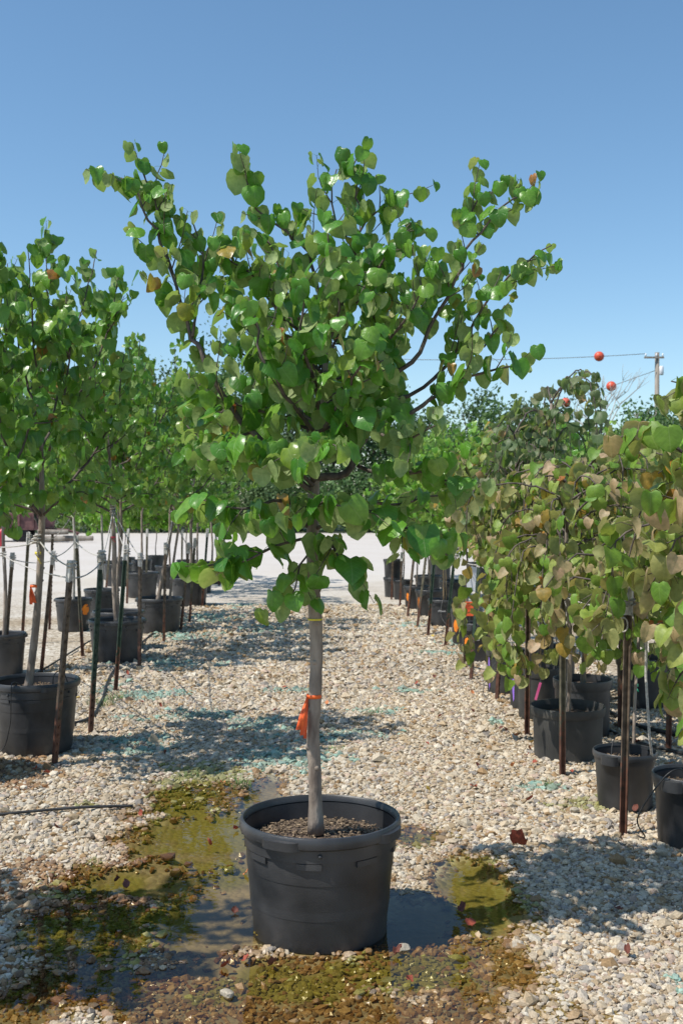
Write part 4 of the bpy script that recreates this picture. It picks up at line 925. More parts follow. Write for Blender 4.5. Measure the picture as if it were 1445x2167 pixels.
# ------------------------------------------------------------------ posts, canes, ropes
def P2(px, py, top_px, top_py):
    b = G(px, py); b.z = -.012; tp = at(top_px, top_py, b.y); return b, tp
posts = [
 ('rusty studded post in front of the ribbed pot, white cord at its top', 1320, 1763, 1330, 1248, 'post_brown', True),
 ('olive steel post in front of the wide grey pot', 1190, 1638, 1190, 1218, 'post_olive', True),
 ('rusty post in front of the grey pink-tag pot', 1115, 1552, 1117, 1270, 'post_brown', False),
 ('slanting rusty post before the purple-striped pot', 1053, 1480, 1069, 1200, 'post_brown', True),
 ('green post leaning beside the orange card', 998, 1436, 1016, 1172, 'post_green', True),
 ('green post leaning in front of the scribbled pot, nearer the orange card', 943, 1368, 964, 1160, 'post_green', True),
 ('green post leaning in front of the scribbled pot, farther from the orange card', 906, 1342, 922, 1150, 'post_green', True),
 ('olive post with string wound down it by the orange streak pot', 884, 1324, 904, 1160, 'post_olive', True),
 ('rusty post by the orange streak pot', 863, 1302, 878, 1160, 'post_brown', True),
 ('thin post before the pot next to the stacked pair', 847, 1286, 851, 1170, 'post_brown', True),
 ('thin post before the stacked pots', 829, 1267, 832, 1160, 'post_brown', True),
 ('olive post in the weeping row back line beside the white card', 1418, 1590, 1424, 1240, 'post_olive', True),
 ('brown post in the weeping row back line behind the rusty studded post', 1315, 1540, 1318, 1250, 'post_brown', False),
 ('brown post before the pot on the brown patch, with a metal sleeve', 116, 1615, 152, 1190, 'post_brown', True),
 ('green studded post standing in the gravel before the red-taped tree, white strip down it', 191, 1550, 215, 1168, 'post_green', True),
 ('plain green studded post close to the red-taped pot', 245, 1461, 268, 1155, 'post_green', True),
 ('brown post touching the side of the pot with green posts', 296, 1413, 298, 1172, 'post_brown', True),
 ('reddish post before the pot with two leaning trunks', 348, 1358, 352, 1150, 'post_brown', True),
 ('dark post just past the pot with two leaning trunks', 383, 1333, 400, 1150, 'post_brown', True),
 ('olive post close to the pot behind the two-trunk pot', 402, 1315, 414, 1140, 'post_olive', True),
 ('green post at the far end of the upright redbud row', 428, 1282, 440, 1120, 'post_green', True),
 ('brown post with a metal loop by the ribboned tree', 8, 1422, 27, 1172, 'post_brown', True),
 ('thin rusty post between the ribboned tree and the back pot', 47, 1360, 62, 1128, 'post_olive', True),
 ('leaning studded post right behind the ribboned tree', 88, 1420, 114, 1168, 'post_brown', True),
 ('thin rusty post beside the orange-marked pot', 106, 1330, 113, 1130, 'post_brown', False),
 ('thin studded post in front of the orange-marked pot', 173, 1389, 160, 1135, 'post_olive', True),
]
tops = {}
for i, (lab, bx, by, tx, ty, mt, cp) in enumerate(posts):
    b, tp = P2(bx, by, tx, ty); post(lab, b, tp, mt, cp, 'steel stake posts along the rows', yaw=R(random.Random(i).uniform(-50, 50)), w=.040 if b.y < 9 else .036); tops[i] = tp
for i, (px, py, tx, ty) in enumerate([(470, 1232, 476, 1130), (462, 1238, 455, 1130), (385, 1250, 387, 1120), (310, 1262, 313, 1120), (270, 1275, 273, 1120), (224, 1262, 238, 1120)]):
    b, tp = P2(px, py, tx, ty); post('thin distant stake post among the far upright trunks', b, tp, 'post_olive', True, 'distant stake posts', studs=False)
b = G(976, 1404); post('short rusty prop leaning onto the green post by the orange card', (b.x, b.y, -.01), at(1011, 1338, G(998, 1436).y + .05), 'rust', False, studs=False, name='prop_bar')
def cane(label, px, py, tx, ty, Y, r=.006):
    o = MB(); a = np.array(at(px, py, Y)); c = np.array(at(tx, ty, Y)); pts = [a + (c - a) * u for u in np.linspace(0, 1, 9)]
    o.tube(pts, [r * (1.18 if k % 2 else 1) for k in range(9)], 8); return tag(o.obj('cane', M['cane'], None, True), label, 'cane', 'bamboo canes')
for (lab, px, py, tx, ty, Y) in [('bamboo cane standing in the purple-striped pot', 1066, 1400, 1062, 1075, foots['R7'][1]), ('bamboo cane in the pink-tag pot', 1143, 1420, 1140, 1150, foots['R5'][1]), ('bamboo cane in the scribbled pot', 938, 1275, 936, 1130, foots['R10'][1] - .02), ('bamboo cane in the scribbled pot', 943, 1275, 942, 1130, foots['R10'][1] + .02), ('bamboo cane in the tall pot behind the wide grey pot', 1238, 1460, 1236, 1290, foots['R4'][1]), ('bamboo cane in the narrow orange streak pot', 910, 1255, 908, 1130, foots['R11'][1])]:
    cane(lab, px, py, tx, ty, Y)
# white ropes from post to post and to trunks
ropes = [
 ('white cord running from the olive post to the rusty studded post', [tops[1] + Vector((0, 0, -.12)), tops[0] + Vector((0, 0, -.08))]),
 ('white twisted cord from the rusty studded post to the olive back post', [tops[0] + Vector((0, 0, -.08)), tops[11] + Vector((0, 0, -.15)), tops[11] + Vector((.5, -.3, -.2))]),
 ('white cord tied from the brown sleeved post to the ribboned trunk', [tops[13] + Vector((0, 0, -.03)), Vector((foots['a'][0] + .03, foots['a'][1] - .04, 1.40))]),
 ('pale cord from the post with a metal loop to the ribboned trunk', [tops[21] + Vector((-.3, -.2, .1)), Vector((foots['a'][0] + .02, foots['a'][1] - .04, 1.38))]),
 ('brown taut cord running from the sleeved post to the green post', [tops[21] + Vector((0, -.3, .0)), tops[13] + Vector((0, 0, -.10)), tops[14] + Vector((0, 0, -.07))]),
 ('white cord from the striped green post to the red-taped trunk', [tops[14] + Vector((0, 0, -.06)), Vector((foots['b'][0] - .04, foots['b'][1], 1.55))]),
 ('white cord from the plain green post to the red-taped trunk', [tops[15] + Vector((0, 0, -.06)), Vector((foots['b'][0] - .04, foots['b'][1], 1.52))]),
 ('white cord from the edge post up to the red-taped trunk', [tops[16] + Vector((0, 0, -.05)), Vector((foots['b'][0] - .04, foots['b'][1], 1.58))]),
 ('white cord from the reddish post to the leaning trunks', [tops[17] + Vector((0, 0, -.05)), Vector((foots['c'][0] + .18, foots['c'][1], 1.5))]),
 ('white cord from the dark post to the leaning trunks', [tops[18] + Vector((0, 0, -.05)), Vector((foots['c'][0] + .18, foots['c'][1], 1.45))]),
 ('white cord crossing from the leaning studded post to the thin studded post', [tops[23] + Vector((0, 0, -.05)), tops[25] + Vector((0, 0, -.05)), tops[14] + Vector((0, 0, -.03))]),
 ('thin cord between the post with a metal loop and the leaning studded post', [tops[21] + Vector((0, 0, -.05)), tops[23] + Vector((0, 0, -.08))]),
 ('white cord between the green posts of the weeping redbud row', [tops[5] + Vector((0, 0, -.1)), tops[4] + Vector((0, 0, -.1)), tops[3] + Vector((0, 0, -.12))]),
 ('white cord from the slanting rusty post to the olive post', [tops[3] + Vector((0, 0, -.1)), tops[1] + Vector((0, 0, -.12))]),
 ('thin cord from the thin rusty post to the orange-marked pot tree', [tops[22] + Vector((0, 0, -.05)), tops[24] + Vector((0, 0, -.05)), Vector((foots['e'][0], foots['e'][1], 1.5))]),
]
for lab, pts in ropes: rope(lab, pts, .0052, .03)
b = at(1368, 1262, 5.7)
rope('slack white strap hanging down in front of the weeping row back line', [b, at(1366, 1430, 5.75), at(1374, 1560, 5.7), G(1392, 1690) + Vector((0, 0, .02))], .007, .0, knot=False, name='strap')
o = MB(); th = np.linspace(0, 2 * math.pi, 18); c = np.array(at(1318, 1322, tops[0].y - .03)); o.tube(np.stack([c[0] + .022 * np.cos(th), np.full(18, c[1]), c[2] + .035 * np.sin(th)], -1), .004, 6); tag(o.obj('cord_loop', M['rope'], None, True), 'white cord loop hanging on the rusty studded post', 'rope')
# irrigation tubes
def hose(label, pts, r, n=40, mat='black_hose', group='irrigation tubes'):
    o = MB(); o.tube(smoothline(pts, n), r, 8); return tag(o.obj('irrigation_tube', M[mat], None, True), label, 'tube', group)
def gz(px, py, z): g_ = G(px, py); g_.z = z; return g_
hose('thick black supply hose lying among the upright redbud pots', [gz(-60, 1560, .01), gz(165, 1532, .012), gz(212, 1490, .012), gz(235, 1430, .014), gz(290, 1370, .014), gz(380, 1300, .014)], .012)
hose('thin black hose lying between the upright redbud row back pots', [gz(-40, 1470, .012), gz(70, 1430, .012), gz(170, 1370, .012), gz(240, 1330, .012)], .010)
hose('black supply hose lying behind the ribbed pots', [gz(1180, 1500, .02), gz(1300, 1555, .014), gz(1365, 1580, .014), gz(1445, 1600, .014), gz(1560, 1640, .014)], .011)
hose('second black hose lying behind the ribbed pots', [gz(1290, 1510, .012), gz(1350, 1540, .014), gz(1420, 1556, .014), gz(1560, 1575, .014)], .016)
pa = G(1462, 1778); hose('thin black tube looped over the rim of the ribbed pot', [gz(1330, 1764, .006), gz(1365, 1775, .004), (pa.x - .27, pa.y - .04, .12), (pa.x - .17, pa.y - .12, .33), (pa.x - .08, pa.y - .10, .37), (pa.x - .02, pa.y - .03, .29)], .0038)
pa = foots['a']; hose('thin grey tube hanging down the pot on the brown patch', [(pa[0] - .02, pa[1] - .1, pa[2] + .02), (pa[0] - .07, pa[1] - .27, .485), (pa[0] - .075, pa[1] - .30, .40), (pa[0] - .09, pa[1] - .285, .2), (pa[0] - .16, pa[1] - .30, .03), (pa[0] - .4, pa[1] - .4, .006)], .0035, mat='black_hose')
hose('thin tube loop standing out of the pot on the brown patch', [(pa[0] + .10, pa[1] + .05, pa[2]), (pa[0] + .11, pa[1] + .05, pa[2] + .09), (pa[0] + .16, pa[1] + .08, pa[2] + .11), (pa[0] + .2, pa[1] + .1, pa[2])], .0035)
hose('half-buried grey hose crossing the dry gravel near the puddle', [gz(-20, 1728, .004), gz(90, 1720, .010), gz(180, 1714, .012), gz(280, 1708, .004)], .008)
pa = G(1322, 1702); hose('thin tube in the ribbed pot with the rounded lug', [(pa.x - .08, pa.y - .02, .25), (pa.x - .06, pa.y + .02, .33), (pa.x + .0, pa.y + .10, .36), (pa.x + .12, pa.y + .2, .25), (pa.x + .3, pa.y + .4, .01)], .003)
pa = G(940, 1322); hose('thin pale tube arched on the side of the scribbled pot', [(pa.x - .02, pa.y - .05, .31), (pa.x - .05, pa.y - .235, .35), (pa.x - .07, pa.y - .235, .15), (pa.x + .02, pa.y - .24, .0)], .003, mat='wire')
pa = G(1068, 1463); hose('thin black tube trailing from the purple-striped pot', [(pa.x, pa.y - .05, .34), (pa.x - .10, pa.y - .2, .30), (pa.x - .22, pa.y - .25, .08), (pa.x - .2, pa.y - .35, .005), (pa.x - .1, pa.y - .4, .004)], .003)
# tags, tapes
def tapeloop(label, c, rad, mat, tails): return flag('ribbon', label, 'ribbon', c, rad, .018, mat, tails)
fa = foots['a']; tapeloop('orange ribbon tied round the tree trunk in the upright redbud row', (fa[0] + .005, fa[1] - .04, 1.09), .028, 'orange', [(.03, -.012, .11, .03, 0), (.012, -.02, .12, .02, 2)])
tapeloop('yellow tape tied high on the orange-ribboned trunk', (fa[0] + .035, fa[1] - .04, 1.31), .026, 'yellow', [(.045, -.01, .07, .012, 1)])
fb = foots['b']; tapeloop('red tape round the trunk in the pot with green posts', (fb[0] - .035, fb[1], 1.28), .026, 'red_paint', [(.05, -.01, .05, .012, 1)])
fp = foots['R5']; c = thing('pink_tag', 'bright pink plastic tag hanging before the grey pots', 'tag', (at(1138, 1463, fp[1] - .24)))
q = MB(); q.box((0, 0, 0), (.018, .003, .135), 0, Matrix.Rotation(R(16), 3, 'Y')); q.obj('strip', M['pink'], c); q = MB(); q.tube([(.018, 0, .06), (.03, .02, .16), (.03, .24, .22)], .0015, 5); q.obj('tie', M['wire'], c)
c8 = foots['R8']; cc = at(990, 1288, c8[1] - .12); ct = thing('price_card', 'bright orange card on two wires above a black pot', 'card', (cc.x, cc.y, c8[2]))
dz = cc.z - c8[2]
q = MB(); q.box((0, 0, dz), (.108, .002, .150)); q.obj('card', M['orange_card'], ct)
q = MB(); q.tube([(-.018, .004, -.04), (-.018, .004, dz + .07)], .0014, 5); q.obj('wire', M['wire'], ct); q = MB(); q.tube([(.014, .004, -.04), (.014, .004, dz + .07)], .0014, 5); q.obj('wire', M['wire'], ct)
q = MB(); rg = random.Random(4)
for (row, x0, x1, amp) in ((.056, -.022, .014, .006), (.036, -.034, .026, .006), (.020, -.034, .012, .006), (-.036, -.028, .030, .008), (0.002, -.045, .045, .0012)):
    n = 15; q.tube([(x0 + (x1 - x0) * k / n, -.0022, dz + row + amp * math.sin(k * 2.3 + rg.random() * 2)) for k in range(n + 1)], .0011, 4)
q.obj('handwriting', M['ink'], ct)
ct = thing('plant_label', 'white plant label card on a wire in the looped-tube pot', 'label', (G(1452, 1778).x, G(1452, 1778).y - .02, foots['R1'][2])); q = MB(); q.box((.02, 0, .50), (.055, .002, .16)); q.obj('card', M['white_card'], ct); q = MB(); q.tube([(-.008, 0, -.03), (.012, 0, .55)], .0016, 5); q.obj('wire', M['wire'], ct); q = MB(); q.tube([(.025, 0, -.03), (.028, 0, .5)], .0016, 5); q.obj('wire', M['wire'], ct)
ft = foots['R3']; q = thing('plant_label', 'small white label on a stick by the olive post', 'label', (ft[0] - .03, ft[1] - .12, ft[2])); b = MB(); b.box((0, 0, .42), (.018, .002, .075)); b.obj('card', M['white_card'], q); b = MB(); b.tube([(0, .003, -.03), (0, .003, .44)], .002, 5); b.obj('wire', M['wire'], q)
for (lab, px, py, Y) in [('green white lidded seed bag hanging near the orange card', 1000, 1225, 11.6)]:
    q = MB(); q.box((0, 0, 0), (.10, .012, .26), 0, Matrix.Rotation(R(14), 3, 'Y')); q.box((-.05, -.008, -.02), (.05, .01, .20), 0, Matrix.Rotation(R(-10), 3, 'Y')); o = q.obj('hanging_bag', M['white_card']); o.location = at(px, py, Y); tag(o, 'pale plastic bag hanging among stems near the orange card', 'bag')
cx = at(1346, 1450, 6.9); tapeloop('small green tape tied to a grey stem in the weeping row back line', cx, .011, 'green_tape', [(.02, -.01, .04, .01, 0)])
q = MB(); q.tube([G(1338, 1650) + Vector((0, 0, -.02)), at(1343, 1480, 6.7), at(1352, 1330, 6.9), at(1353, 1240, 7.0)], [.010, .0095, .009, .008], 8); tag(q.obj('stem', M['bark'], None, True), 'bare grey stem leaning behind the rusty studded post', 'stem')
q = MB(); q.box((0, 0, .012), (.13, .020, .004), .25); o = q.obj('tie_strip', M['yellow']); o.location = G(1408, 1548); tag(o, 'yellow plastic strip lying on the gravel behind the pots', 'strip')

# ------------------------------------------------------------------ fallen leaves, grass
dry = {}
for nm, c1, c2 in (('dry_red', (.20, .035, .02), (.40, .085, .04)), ('dry_orange', (.42, .13, .04), (.62, .24, .09)), ('dry_brown', (.09, .025, .018), (.20, .06, .035)), ('dry_yellow', (.50, .34, .05), (.62, .46, .10))):
    dry[nm] = plain(nm, c1, c2, 22, .65, .3, 60)
DRY = []
for i in range(6):
    V, Fc, UV = leaf_shape(lr, R(90), R(lr.uniform(-15, 15)), R(lr.uniform(30, 75)), R(lr.uniform(-90, -30)), .16, pet=.25); V = V.copy(); V -= V.mean(0); V[:, 2] *= 1.2; V[:, 2] -= V[:, 2].min(); DRY.append((V, Fc))
dmesh = {}
fr = random.Random(9)
spots = [(520, 1848), (440, 1785), (500, 1755), (245, 1865), (268, 1873), (300, 1728), (495, 1930), (518, 2030), (470, 2048), (575, 2046), (1000, 1955), (975, 1927), (868, 2080), (1340, 1640), (1305, 1930), (1240, 1600), (1195, 1610), (905, 1678), (1005, 1672), (1010, 1628), (1085, 1628), (1205, 1590), (1125, 1575), (1120, 1590), (1060, 1545), (1070, 1550), (960, 1585), (640, 1470), (600, 1458), (905, 1580), (1115, 1605), (580, 1508), (690, 1490), (225, 1445), (270, 1430), (300, 1490), (340, 1498), (160, 1482), (75, 1632), (100, 1640), (1290, 1700), (1345, 1720), (1430, 1640), (1420, 1620), (1360, 1560), (1345, 1575), (1210, 1640), (540, 1980), (840, 2020), (1330, 2030), (930, 1310), (950, 1330), (985, 1345), (960, 1370), (880, 1300), (915, 1350), (890, 1370), (1000, 1470), (1020, 1490), (1000, 1510), (600, 1290), (820, 1285), (835, 1300), (860, 1330), (720, 1770), (980, 1700), (1120, 1700), (1370, 1710), (250, 1560), (350, 1600), (470, 1660), (920, 1435), (880, 1450), (60, 1890), (120, 1760), (1090, 1560), (1130, 1620), (930, 1520)]
for i, (px, py) in enumerate(spots):
    c = fr.choices(['dry_red', 'dry_orange', 'dry_brown', 'dry_yellow'], [5, 4, 3, 1])[0]; k = fr.randrange(6)
    if (k, c) not in dmesh: dmesh[(k, c)] = raw_mesh('fallen_leaf', *DRY[k]); dmesh[(k, c)].materials.append(dry[c])
    o = bpy.data.objects.new('fallen_leaf', dmesh[(k, c)]); COL.objects.link(o); p = G(px, py); p.z = float(height(p.x, p.y)) + .008
    if p.z < -.009: p.z = -.009
    o.location = p; o.scale = (fr.uniform(.026, .046), fr.uniform(.026, .046), fr.uniform(.03, .05)); o.rotation_euler = (fr.gauss(0, .25), fr.gauss(0, .25), fr.uniform(0, 6.28))
    tag(o, {'dry_red': 'dry red fallen leaf lying on the gravel', 'dry_orange': 'dry orange-tan fallen leaf lying on the gravel', 'dry_brown': 'dark brown curled fallen leaf lying on the gravel', 'dry_yellow': 'yellow fallen leaf lying on the gravel'}[c], 'leaf', {'dry_red': 'red fallen leaves', 'dry_orange': 'orange-tan fallen leaves', 'dry_brown': 'brown fallen leaves', 'dry_yellow': 'yellow fallen leaves'}[c])
me = raw_mesh('fallen_leaf', *DRY[2]); me.materials.append(dry['dry_red']); o = bpy.data.objects.new('fallen_leaf', me); COL.objects.link(o); o.location = G(1097, 1798) + Vector((0, 0, .01)); o.scale = (.085, .085, .11); o.rotation_euler = (.2, .1, 2.2); tag(o, 'largest bright red curled leaf on the gravel beside the puddle', 'leaf')
def tuft(label, px, py, n, h, spread, seed):
    rg = random.Random(seed); b = MB(); c = G(px, py); c.z = float(height(c.x, c.y)) - .015
    for i in range(n):
        a = rg.uniform(0, 6.28); r = spread * rg.random() ** .7; x0, y0 = r * math.cos(a), r * math.sin(a); hh = h * rg.uniform(.5, 1); ln = hh * rg.uniform(.3, 1.1); a2 = a + rg.gauss(0, .6); w = .0022; wx, wy = -math.sin(a2) * w, math.cos(a2) * w; vs = []
        for k in range(4):
            u = k / 3; x = x0 + math.cos(a2) * ln * u * u; y = y0 + math.sin(a2) * ln * u * u; z = hh * (u * 1.2 - .2 * u * u)
            q = 1 - u * .95; vs += [(x - wx * q, y - wy * q, z), (x + wx * q, y + wy * q, z)]
        b.add(vs, [(0, 1, 3, 2), (2, 3, 5, 4), (4, 5, 7, 6)])
    o = b.obj('grass_tuft', M['tuft']); o.location = c; tag(o, label, 'grass')
tuft('grass tuft growing at the puddle edge behind the large pot', 508, 1662, 90, .075, .07, 1); tuft('low sparse grass tuft in the open gravel lane', 785, 1508, 60, .06, .10, 2); tuft('thin grass growing between the upright redbud row pots', 215, 1492, 90, .10, .14, 3); tuft('small weed tuft on gravel near the ribbed pot', 1160, 1662, 34, .06, .03, 4); tuft('flattened grass tuft in the wet gravel behind the puddle', 395, 1645, 60, .05, .10, 5); tuft('grass tuft beside the green post in the upright redbud row', 245, 1478, 50, .09, .06, 6); tuft('grass tuft on teal-stained gravel in the lane', 700, 1588, 50, .05, .10, 7)
# loose bigger rocks by the pot
for i, (px, py, s, lab) in enumerate([(630, 2003, .030, 'pale rock at the foot of the large pot'), (655, 2008, .024, 'pale rock at the foot of the large pot'), (680, 2012, .020, 'small tan rock at the foot of the large pot'), (851, 2006, .028, 'pale rock lying alone in the shallow water beside the large pot'), (370, 1838, .03, 'brown rock beside the algae in the puddle'), (1400, 1810, .035, 'pale pebble in the shade before the ribbed pot'), (480, 2105, .026, 'white rock among the wet stones'), (1215, 1722, .03, 'white rock near the rusty studded post'), (690, 1636, .025, 'pale rock behind the large pot')]):
    V, Fc = ico(2); rg = np.random.default_rng(i); V = angular(V, 900 + i) * (1 + rg.normal(0, .05, (len(V), 1))) * np.array((s * 1.15, s * .9, s * .7)); col = np.tile(np.array([(.42, .37, .29)]) if 'brown' not in lab else np.array([(.22, .13, .06)]), (len(V), 1))
    me = raw_mesh('rock', V, Fc, False, cols=col); o = mk('rock', me, M['stones']); p = G(px, py); o.location = (p.x, p.y, float(height(p.x, p.y)) + s * .35); o.rotation_euler = (0, 0, i); tag(o, lab, 'rock', 'rocks round the large pot')

# ------------------------------------------------------------------ background
def far_tree(label, X, Y, h, r, mat, seed, trunk_h=None, clumps=30, per=190, leaf=.24, zlo=.25, group=None, name='broadleaf_tree', cat='tree'):
    rg = np.random.default_rng(seed); t = thing(name, label, cat, (X, Y, -.05), 0, group); th = trunk_h or h * .5
    b = MB(); b.tube([(0, 0, 0), (.1 * r * .3, 0, th * .5), (0, .1, th), (.1, 0, h * .8)], [.022 * h, .018 * h, .014 * h, .004 * h], 8)
    for k in range(6):
        a = rg.uniform(0, 6.28); b.tube([(0, 0, th * rg.uniform(.6, 1)), (math.cos(a) * r * .4, math.sin(a) * r * .4, th + (h - th) * .3), (math.cos(a) * r * .8, math.sin(a) * r * .8, th + (h - th) * rg.uniform(.3, .7))], [.008 * h, .005 * h, .002 * h], 5)
    b.obj('trunk', M['bark_dark'], t, True)
    V, RN = [], []
    for k in range(clumps):
        v = rg.normal(0, 1, 3); v /= np.linalg.norm(v); v *= rg.uniform(.35, 1.0) ** .6
        u = (v[2] + 1) / 2; c = np.array((v[0] * r * (.55 + .6 * math.sin(math.pi * min(1, u * .9 + .1))), v[1] * r * (.55 + .6 * math.sin(math.pi * min(1, u * .9 + .1))), h * (zlo + (1 - zlo) * u)))
        cs = r * rg.uniform(.18, .36); n = int(per * rg.uniform(.6, 1.3))
        p = c + rg.normal(0, 1, (n, 3)) * cs * np.array((.62, .62, .45))
        a = rg.normal(0, 1, (n, 3)); a /= np.linalg.norm(a, axis=1, keepdims=True); q = np.cross(a, rg.normal(0, 1, (n, 3))); q /= np.linalg.norm(q, axis=1, keepdims=True)
        s = leaf * rg.uniform(.5, 1.1, (n, 1))
        V.append(np.stack([p - a * s * .5, p + q * s * .28, p + a * s * .5, p - q * s * .28], 1).reshape(-1, 3)); RN.append(np.repeat(np.clip(rg.normal(.5, .2) + rg.normal(0, .2, n), 0, 1), 4))
    V = np.vstack(V); V[:, 2] = np.maximum(V[:, 2], .05); n = len(V) // 4
    me = raw_mesh('crown', V, np.arange(n * 4).reshape(n, 4), False, rnd=np.concatenate(RN)); o = mk('crown', me, M[mat], t); o['kind'] = 'stuff'
def PX(px, Y): return (px - 722) * Y / FPX
bgt = [ # px, top py, Y, radius, material, label
 (60, 720, 66, 5.0, 'far_dark'), (190, 700, 70, 4.5, 'far_mid'), (270, 728, 64, 4.0, 'far_dark'), (370, 715, 68, 4.2, 'far_dark'), (455, 735, 63, 3.6, 'far_mid'), (530, 612, 76, 5.0, 'far_dark'), (610, 690, 66, 4.2, 'far_mid'), (700, 720, 64, 4.0, 'far_dark'), (790, 770, 66, 4.0, 'far_mid'),
 (870, 850, 64, 3.4, 'far_dark'), (940, 862, 62, 3.0, 'far_mid'), (1010, 800, 66, 3.6, 'far_dark'), (1085, 815, 64, 3.2, 'far_mid'), (1150, 815, 70, 3.6, 'far_dark'), (1220, 850, 62, 3.0, 'far_mid'), (1290, 822, 60, 3.2, 'far_mid'), (1368, 765, 68, 2.6, 'far_mid'), (1440, 790, 64, 3.0, 'far_mid'), (1345, 880, 56, 3.0, 'far_light'), (-60, 700, 62, 5, 'far_mid'), (1520, 800, 62, 4, 'far_dark')]
for i, (px, py, Y, r, mt) in enumerate(bgt):
    h = (CAM_H + (1060 - py) * Y / FPX) * (.90 if px < 1200 else .80)
    far_tree({'far_dark': 'dark green tree in the wooded edge beyond the yard', 'far_mid': 'mid green tree in the wooded edge beyond the yard', 'far_light': 'light green tree in front of the wooded edge'}[mt], PX(px, Y), Y, h, r, mt, 300 + i, clumps=32, per=170, leaf=.34, zlo=.10, group={'far_dark': 'dark trees beyond the yard', 'far_mid': 'mid green trees beyond the yard', 'far_light': 'light trees beyond the yard'}[mt])
for i, (px, Y, h, r, mt) in enumerate([(20, 60, 3.6, 3.2, 'far_mid'), (110, 58, 3.0, 2.6, 'far_light'), (190, 59, 3.4, 2.6, 'far_light'), (265, 58, 2.8, 2.4, 'far_light'), (340, 60, 3.2, 2.8, 'far_mid'), (430, 58.5, 3.0, 2.6, 'far_mid'), (520, 59, 3.2, 2.6, 'far_dark'), (600, 58.5, 3.0, 2.6, 'far_dark'), (690, 59, 3.2, 2.8, 'far_mid'), (780, 59, 3.4, 2.8, 'far_dark'), (870, 58.5, 3.0, 2.6, 'far_mid'), (960, 59, 3.4, 2.8, 'far_mid'), (1060, 59, 3.4, 2.8, 'far_light'), (1160, 58.5, 3.4, 2.8, 'far_mid'), (1260, 59, 3.6, 2.8, 'far_light'), (1360, 58, 3.4, 2.8, 'far_mid'), (1450, 58, 3.4, 2.8, 'far_mid')]):
    far_tree('dense low bush along the far edge of the yard', PX(px, Y), Y, h, r, mt, 400 + i, trunk_h=.8, clumps=24, per=125, leaf=.27, zlo=.02, group='bushes along the far edge', name='bush', cat='bush')
# bare twiggy tree
t = thing('bare_tree', 'leafless twiggy tree rising by the utility pole', 'tree', (PX(1262, 63), 63, -.05)); rg = random.Random(7); b = MB()
def fork(p, d, ln, r, lev):
    q = p + d * ln; b.tube([p, (p + q) / 2 + np.array((rg.gauss(0, .05), rg.gauss(0, .05), 0)) * ln, q], [r, r * .8, r * .6], 4 if lev else 6)
    if lev < 4:
        for k in range(3 if lev else 4):
            e = d + np.array((rg.gauss(0, .5), rg.gauss(0, .5), rg.uniform(-.1, .35))); e /= np.linalg.norm(e); fork(q, e, ln * rg.uniform(.55, .8), r * .58, lev + 1)
fork(np.array((0, 0, 0.)), np.array((0, 0, 1.)), 3.4, .13, 0); b.obj('trunk', M['bark_pale'], t, True)
# utility poles, wires, marker balls
def upole(label, X, Y, h):
    t = thing('utility_pole', label, 'utility pole', (X, Y, -.1)); b = MB(); b.tube([(0, 0, 0), (0, 0, h)], [.19, .14], 12); b.obj('pole', M['wood_old'], t, True)
    b = MB(); b.box((-.25, -.18, h - .35), (1.3, .10, .12)); b.obj('crossarm', M['wood_old'], t)
    for x in (-.8, -.1, .32): q = MB(); q.tube([(x, -.18, h - .30), (x, -.18, h - .20), (x, -.18, h - .08)], [.03, .06, .04], 8); q.obj('insulator', M['white_card'], t, True)
    q = MB(); q.tube([(.26, -.1, h - 1.5), (.26, -.1, h - 1.45), (.26, -.1, h - .95), (.26, -.1, h - .9)], [.10, .15, .15, .10], 10); q.obj('transformer', M['white_card'], t, True)
pY = 72.; pX = PX(1388, pY); pH = CAM_H + (1060 - 746) * pY / FPX + .1
upole('weathered utility pole with a transformer can rising above the trees', pX, pY, pH); upole('utility pole hidden behind the lone tree crown', PX(660, 76), 76, pH + .4)
def wire(label, a, c, sag, ball=()):
    a, c = np.array(a), np.array(c); f_ = lambda u: a + (c - a) * u - np.array((0, 0, sag * 4 * u * (1 - u)))
    o = MB(); o.tube([f_(u) for u in np.linspace(0, 1, 24)], .022, 5); tag(o.obj('power_line', M['wire'], None, True), label, 'wire')
    return f_
w1 = wire('upper overhead wire with one red ball running left from the pole', (pX - .8, pY - .18, pH - .20), (PX(660, 76) - .1, 75.8, pH + .2), .35)
e2 = at(1050, 904, 72); w2 = wire('lower overhead wire with two red balls slanting down from the pole', (pX - .15, pY - .15, pH - 1.3), (e2.x, 72, e2.z), .0)
def ball(label, f_, px, r=.33):
    us = np.linspace(0, 1, 400); pp = np.array([f_(u) for u in us]); k = np.argmin(np.abs(722 + pp[:, 0] / pp[:, 1] * FPX - px)); p = pp[k]
    t = thing('marker_ball', label, 'marker ball', p); b = MB(); prof = [(max(.001, r * math.sin(a)), -r * math.cos(a)) for a in np.linspace(0, math.pi, 17)]; b.lathe(prof, 28); b.obj('shell', M['ball'], t, True)
    q = MB(); q.lathe([(r * .99, -.02), (r * 1.03, -.02), (r * 1.03, .02), (r * .99, .02)], 28); q.obj('seam', M['ball'], t, 40)
ball('red marker ball on the upper overhead wire', w1, 1265); ball('red marker ball in the middle of the lower slanting wire', w2, 1291); ball('red marker ball half hidden by the grey-green weeping redbud', w2, 1195)
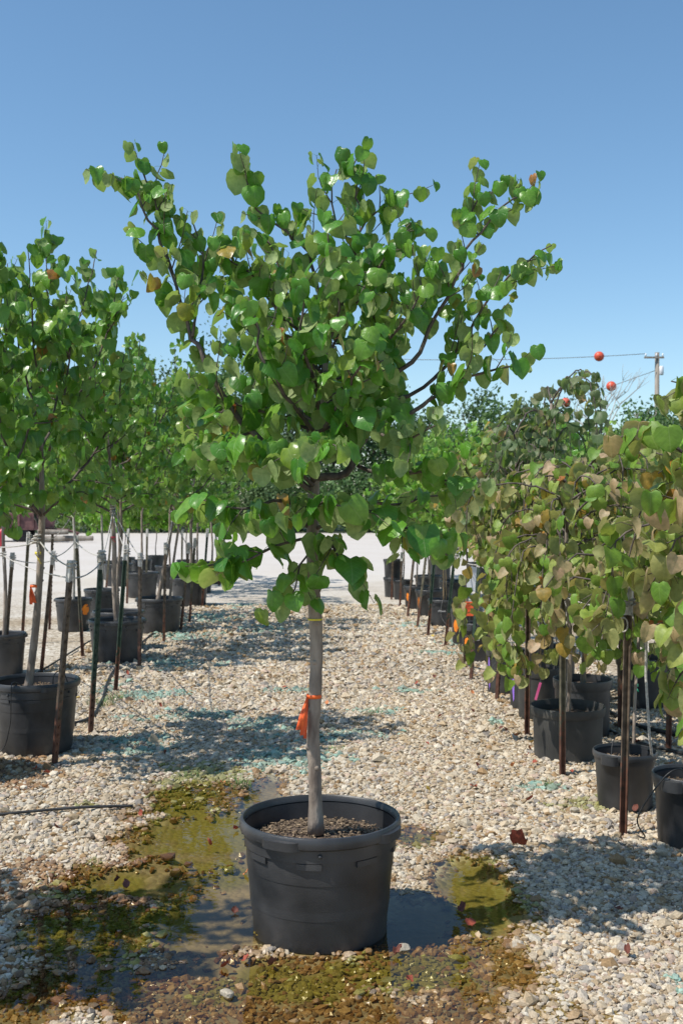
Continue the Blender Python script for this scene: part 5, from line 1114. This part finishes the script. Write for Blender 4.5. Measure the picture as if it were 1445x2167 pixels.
# maroon trailer far left
tY = 45.; t = thing('farm_trailer', 'old maroon steel farm trailer parked across the yard beyond the potted trees', 'trailer', (PX(40, tY), tY, -.02), R(4))
b = MB(); b.box((-.4, 0, 1.05), (3.4, 1.7, .72)); b.obj('bed', M['maroon'], t); b = MB(); b.box((-.4, 0, 1.45), (3.6, 1.85, .08)); b.box((-.4, 0, .67), (3.5, 1.75, .10)); b.obj('rail', M['maroon'], t)
for x in (-1.9, -1.2, -.5, .2, .9): q = MB(); q.box((x, -.89, 1.06), (.09, .09, .70)); q.obj('stake_rib', M['maroon'], t)
for x in (-1.3, .2):
    for y in (-.7, .7): q = MB(); q.tube([(x, y - .13, .44), (x, y - .1, .44), (x, y + .1, .44), (x, y + .13, .44)], [.36, .45, .45, .36], 20); w = q.obj('wheel', M['tyre'], t, 40); q = MB(); q.tube([(x, y - .15, .44), (x, y + .15, .44)], .2, 12); q.obj('rim', M['maroon'], w, 40)
b = MB(); b.tube([(1.3, 0, .66), (2.4, 0, .6), (3.0, 0, .42)], [.07, .06, .06], 8); b.tube([(2.9, 0, .45), (2.9, 0, 0)], .05, 8); b.obj('drawbar', M['maroon'], t)
q = MB(); q.box((1.5, -.5, .98), (.7, .5, .40), 0, Matrix.Rotation(R(8), 3, 'Y')); q.obj('tool_box', M['maroon'], t)
t.scale = (.82, .82, .80)
mY = 40.; t = thing('red_tiller', 'bright red machine part standing before the maroon trailer', 'machine', (PX(0, mY), mY, -.02)); b = MB(); b.tube([(0, 0, 0), (0, 0, .5), (.1, 0, .55), (.45, 0, .52)], [.14, .15, .14, .09], 10); b.obj('housing', M['red_paint'], t, True); b = MB(); b.tube([(-.3, -.1, .2), (-.3, .1, .2)], .2, 14); b.obj('wheel', M['tyre'], t, 40)
for i, (px, Y, z) in enumerate([(105, 43.6, .16), (125, 44.3, .14), (112, 44.0, .42), (165, 44.2, .16)]):
    q = MB(); q.tube([(-.6, 0, 0), (.6, .1, 0)], [.12, .10], 10); o = q.obj('timber_log', M['wood_old'], None, 40); o.location = (PX(px, Y), Y, z - .02); tag(o, 'grey weathered log piled beside the maroon trailer', 'log', 'logs by the trailer')
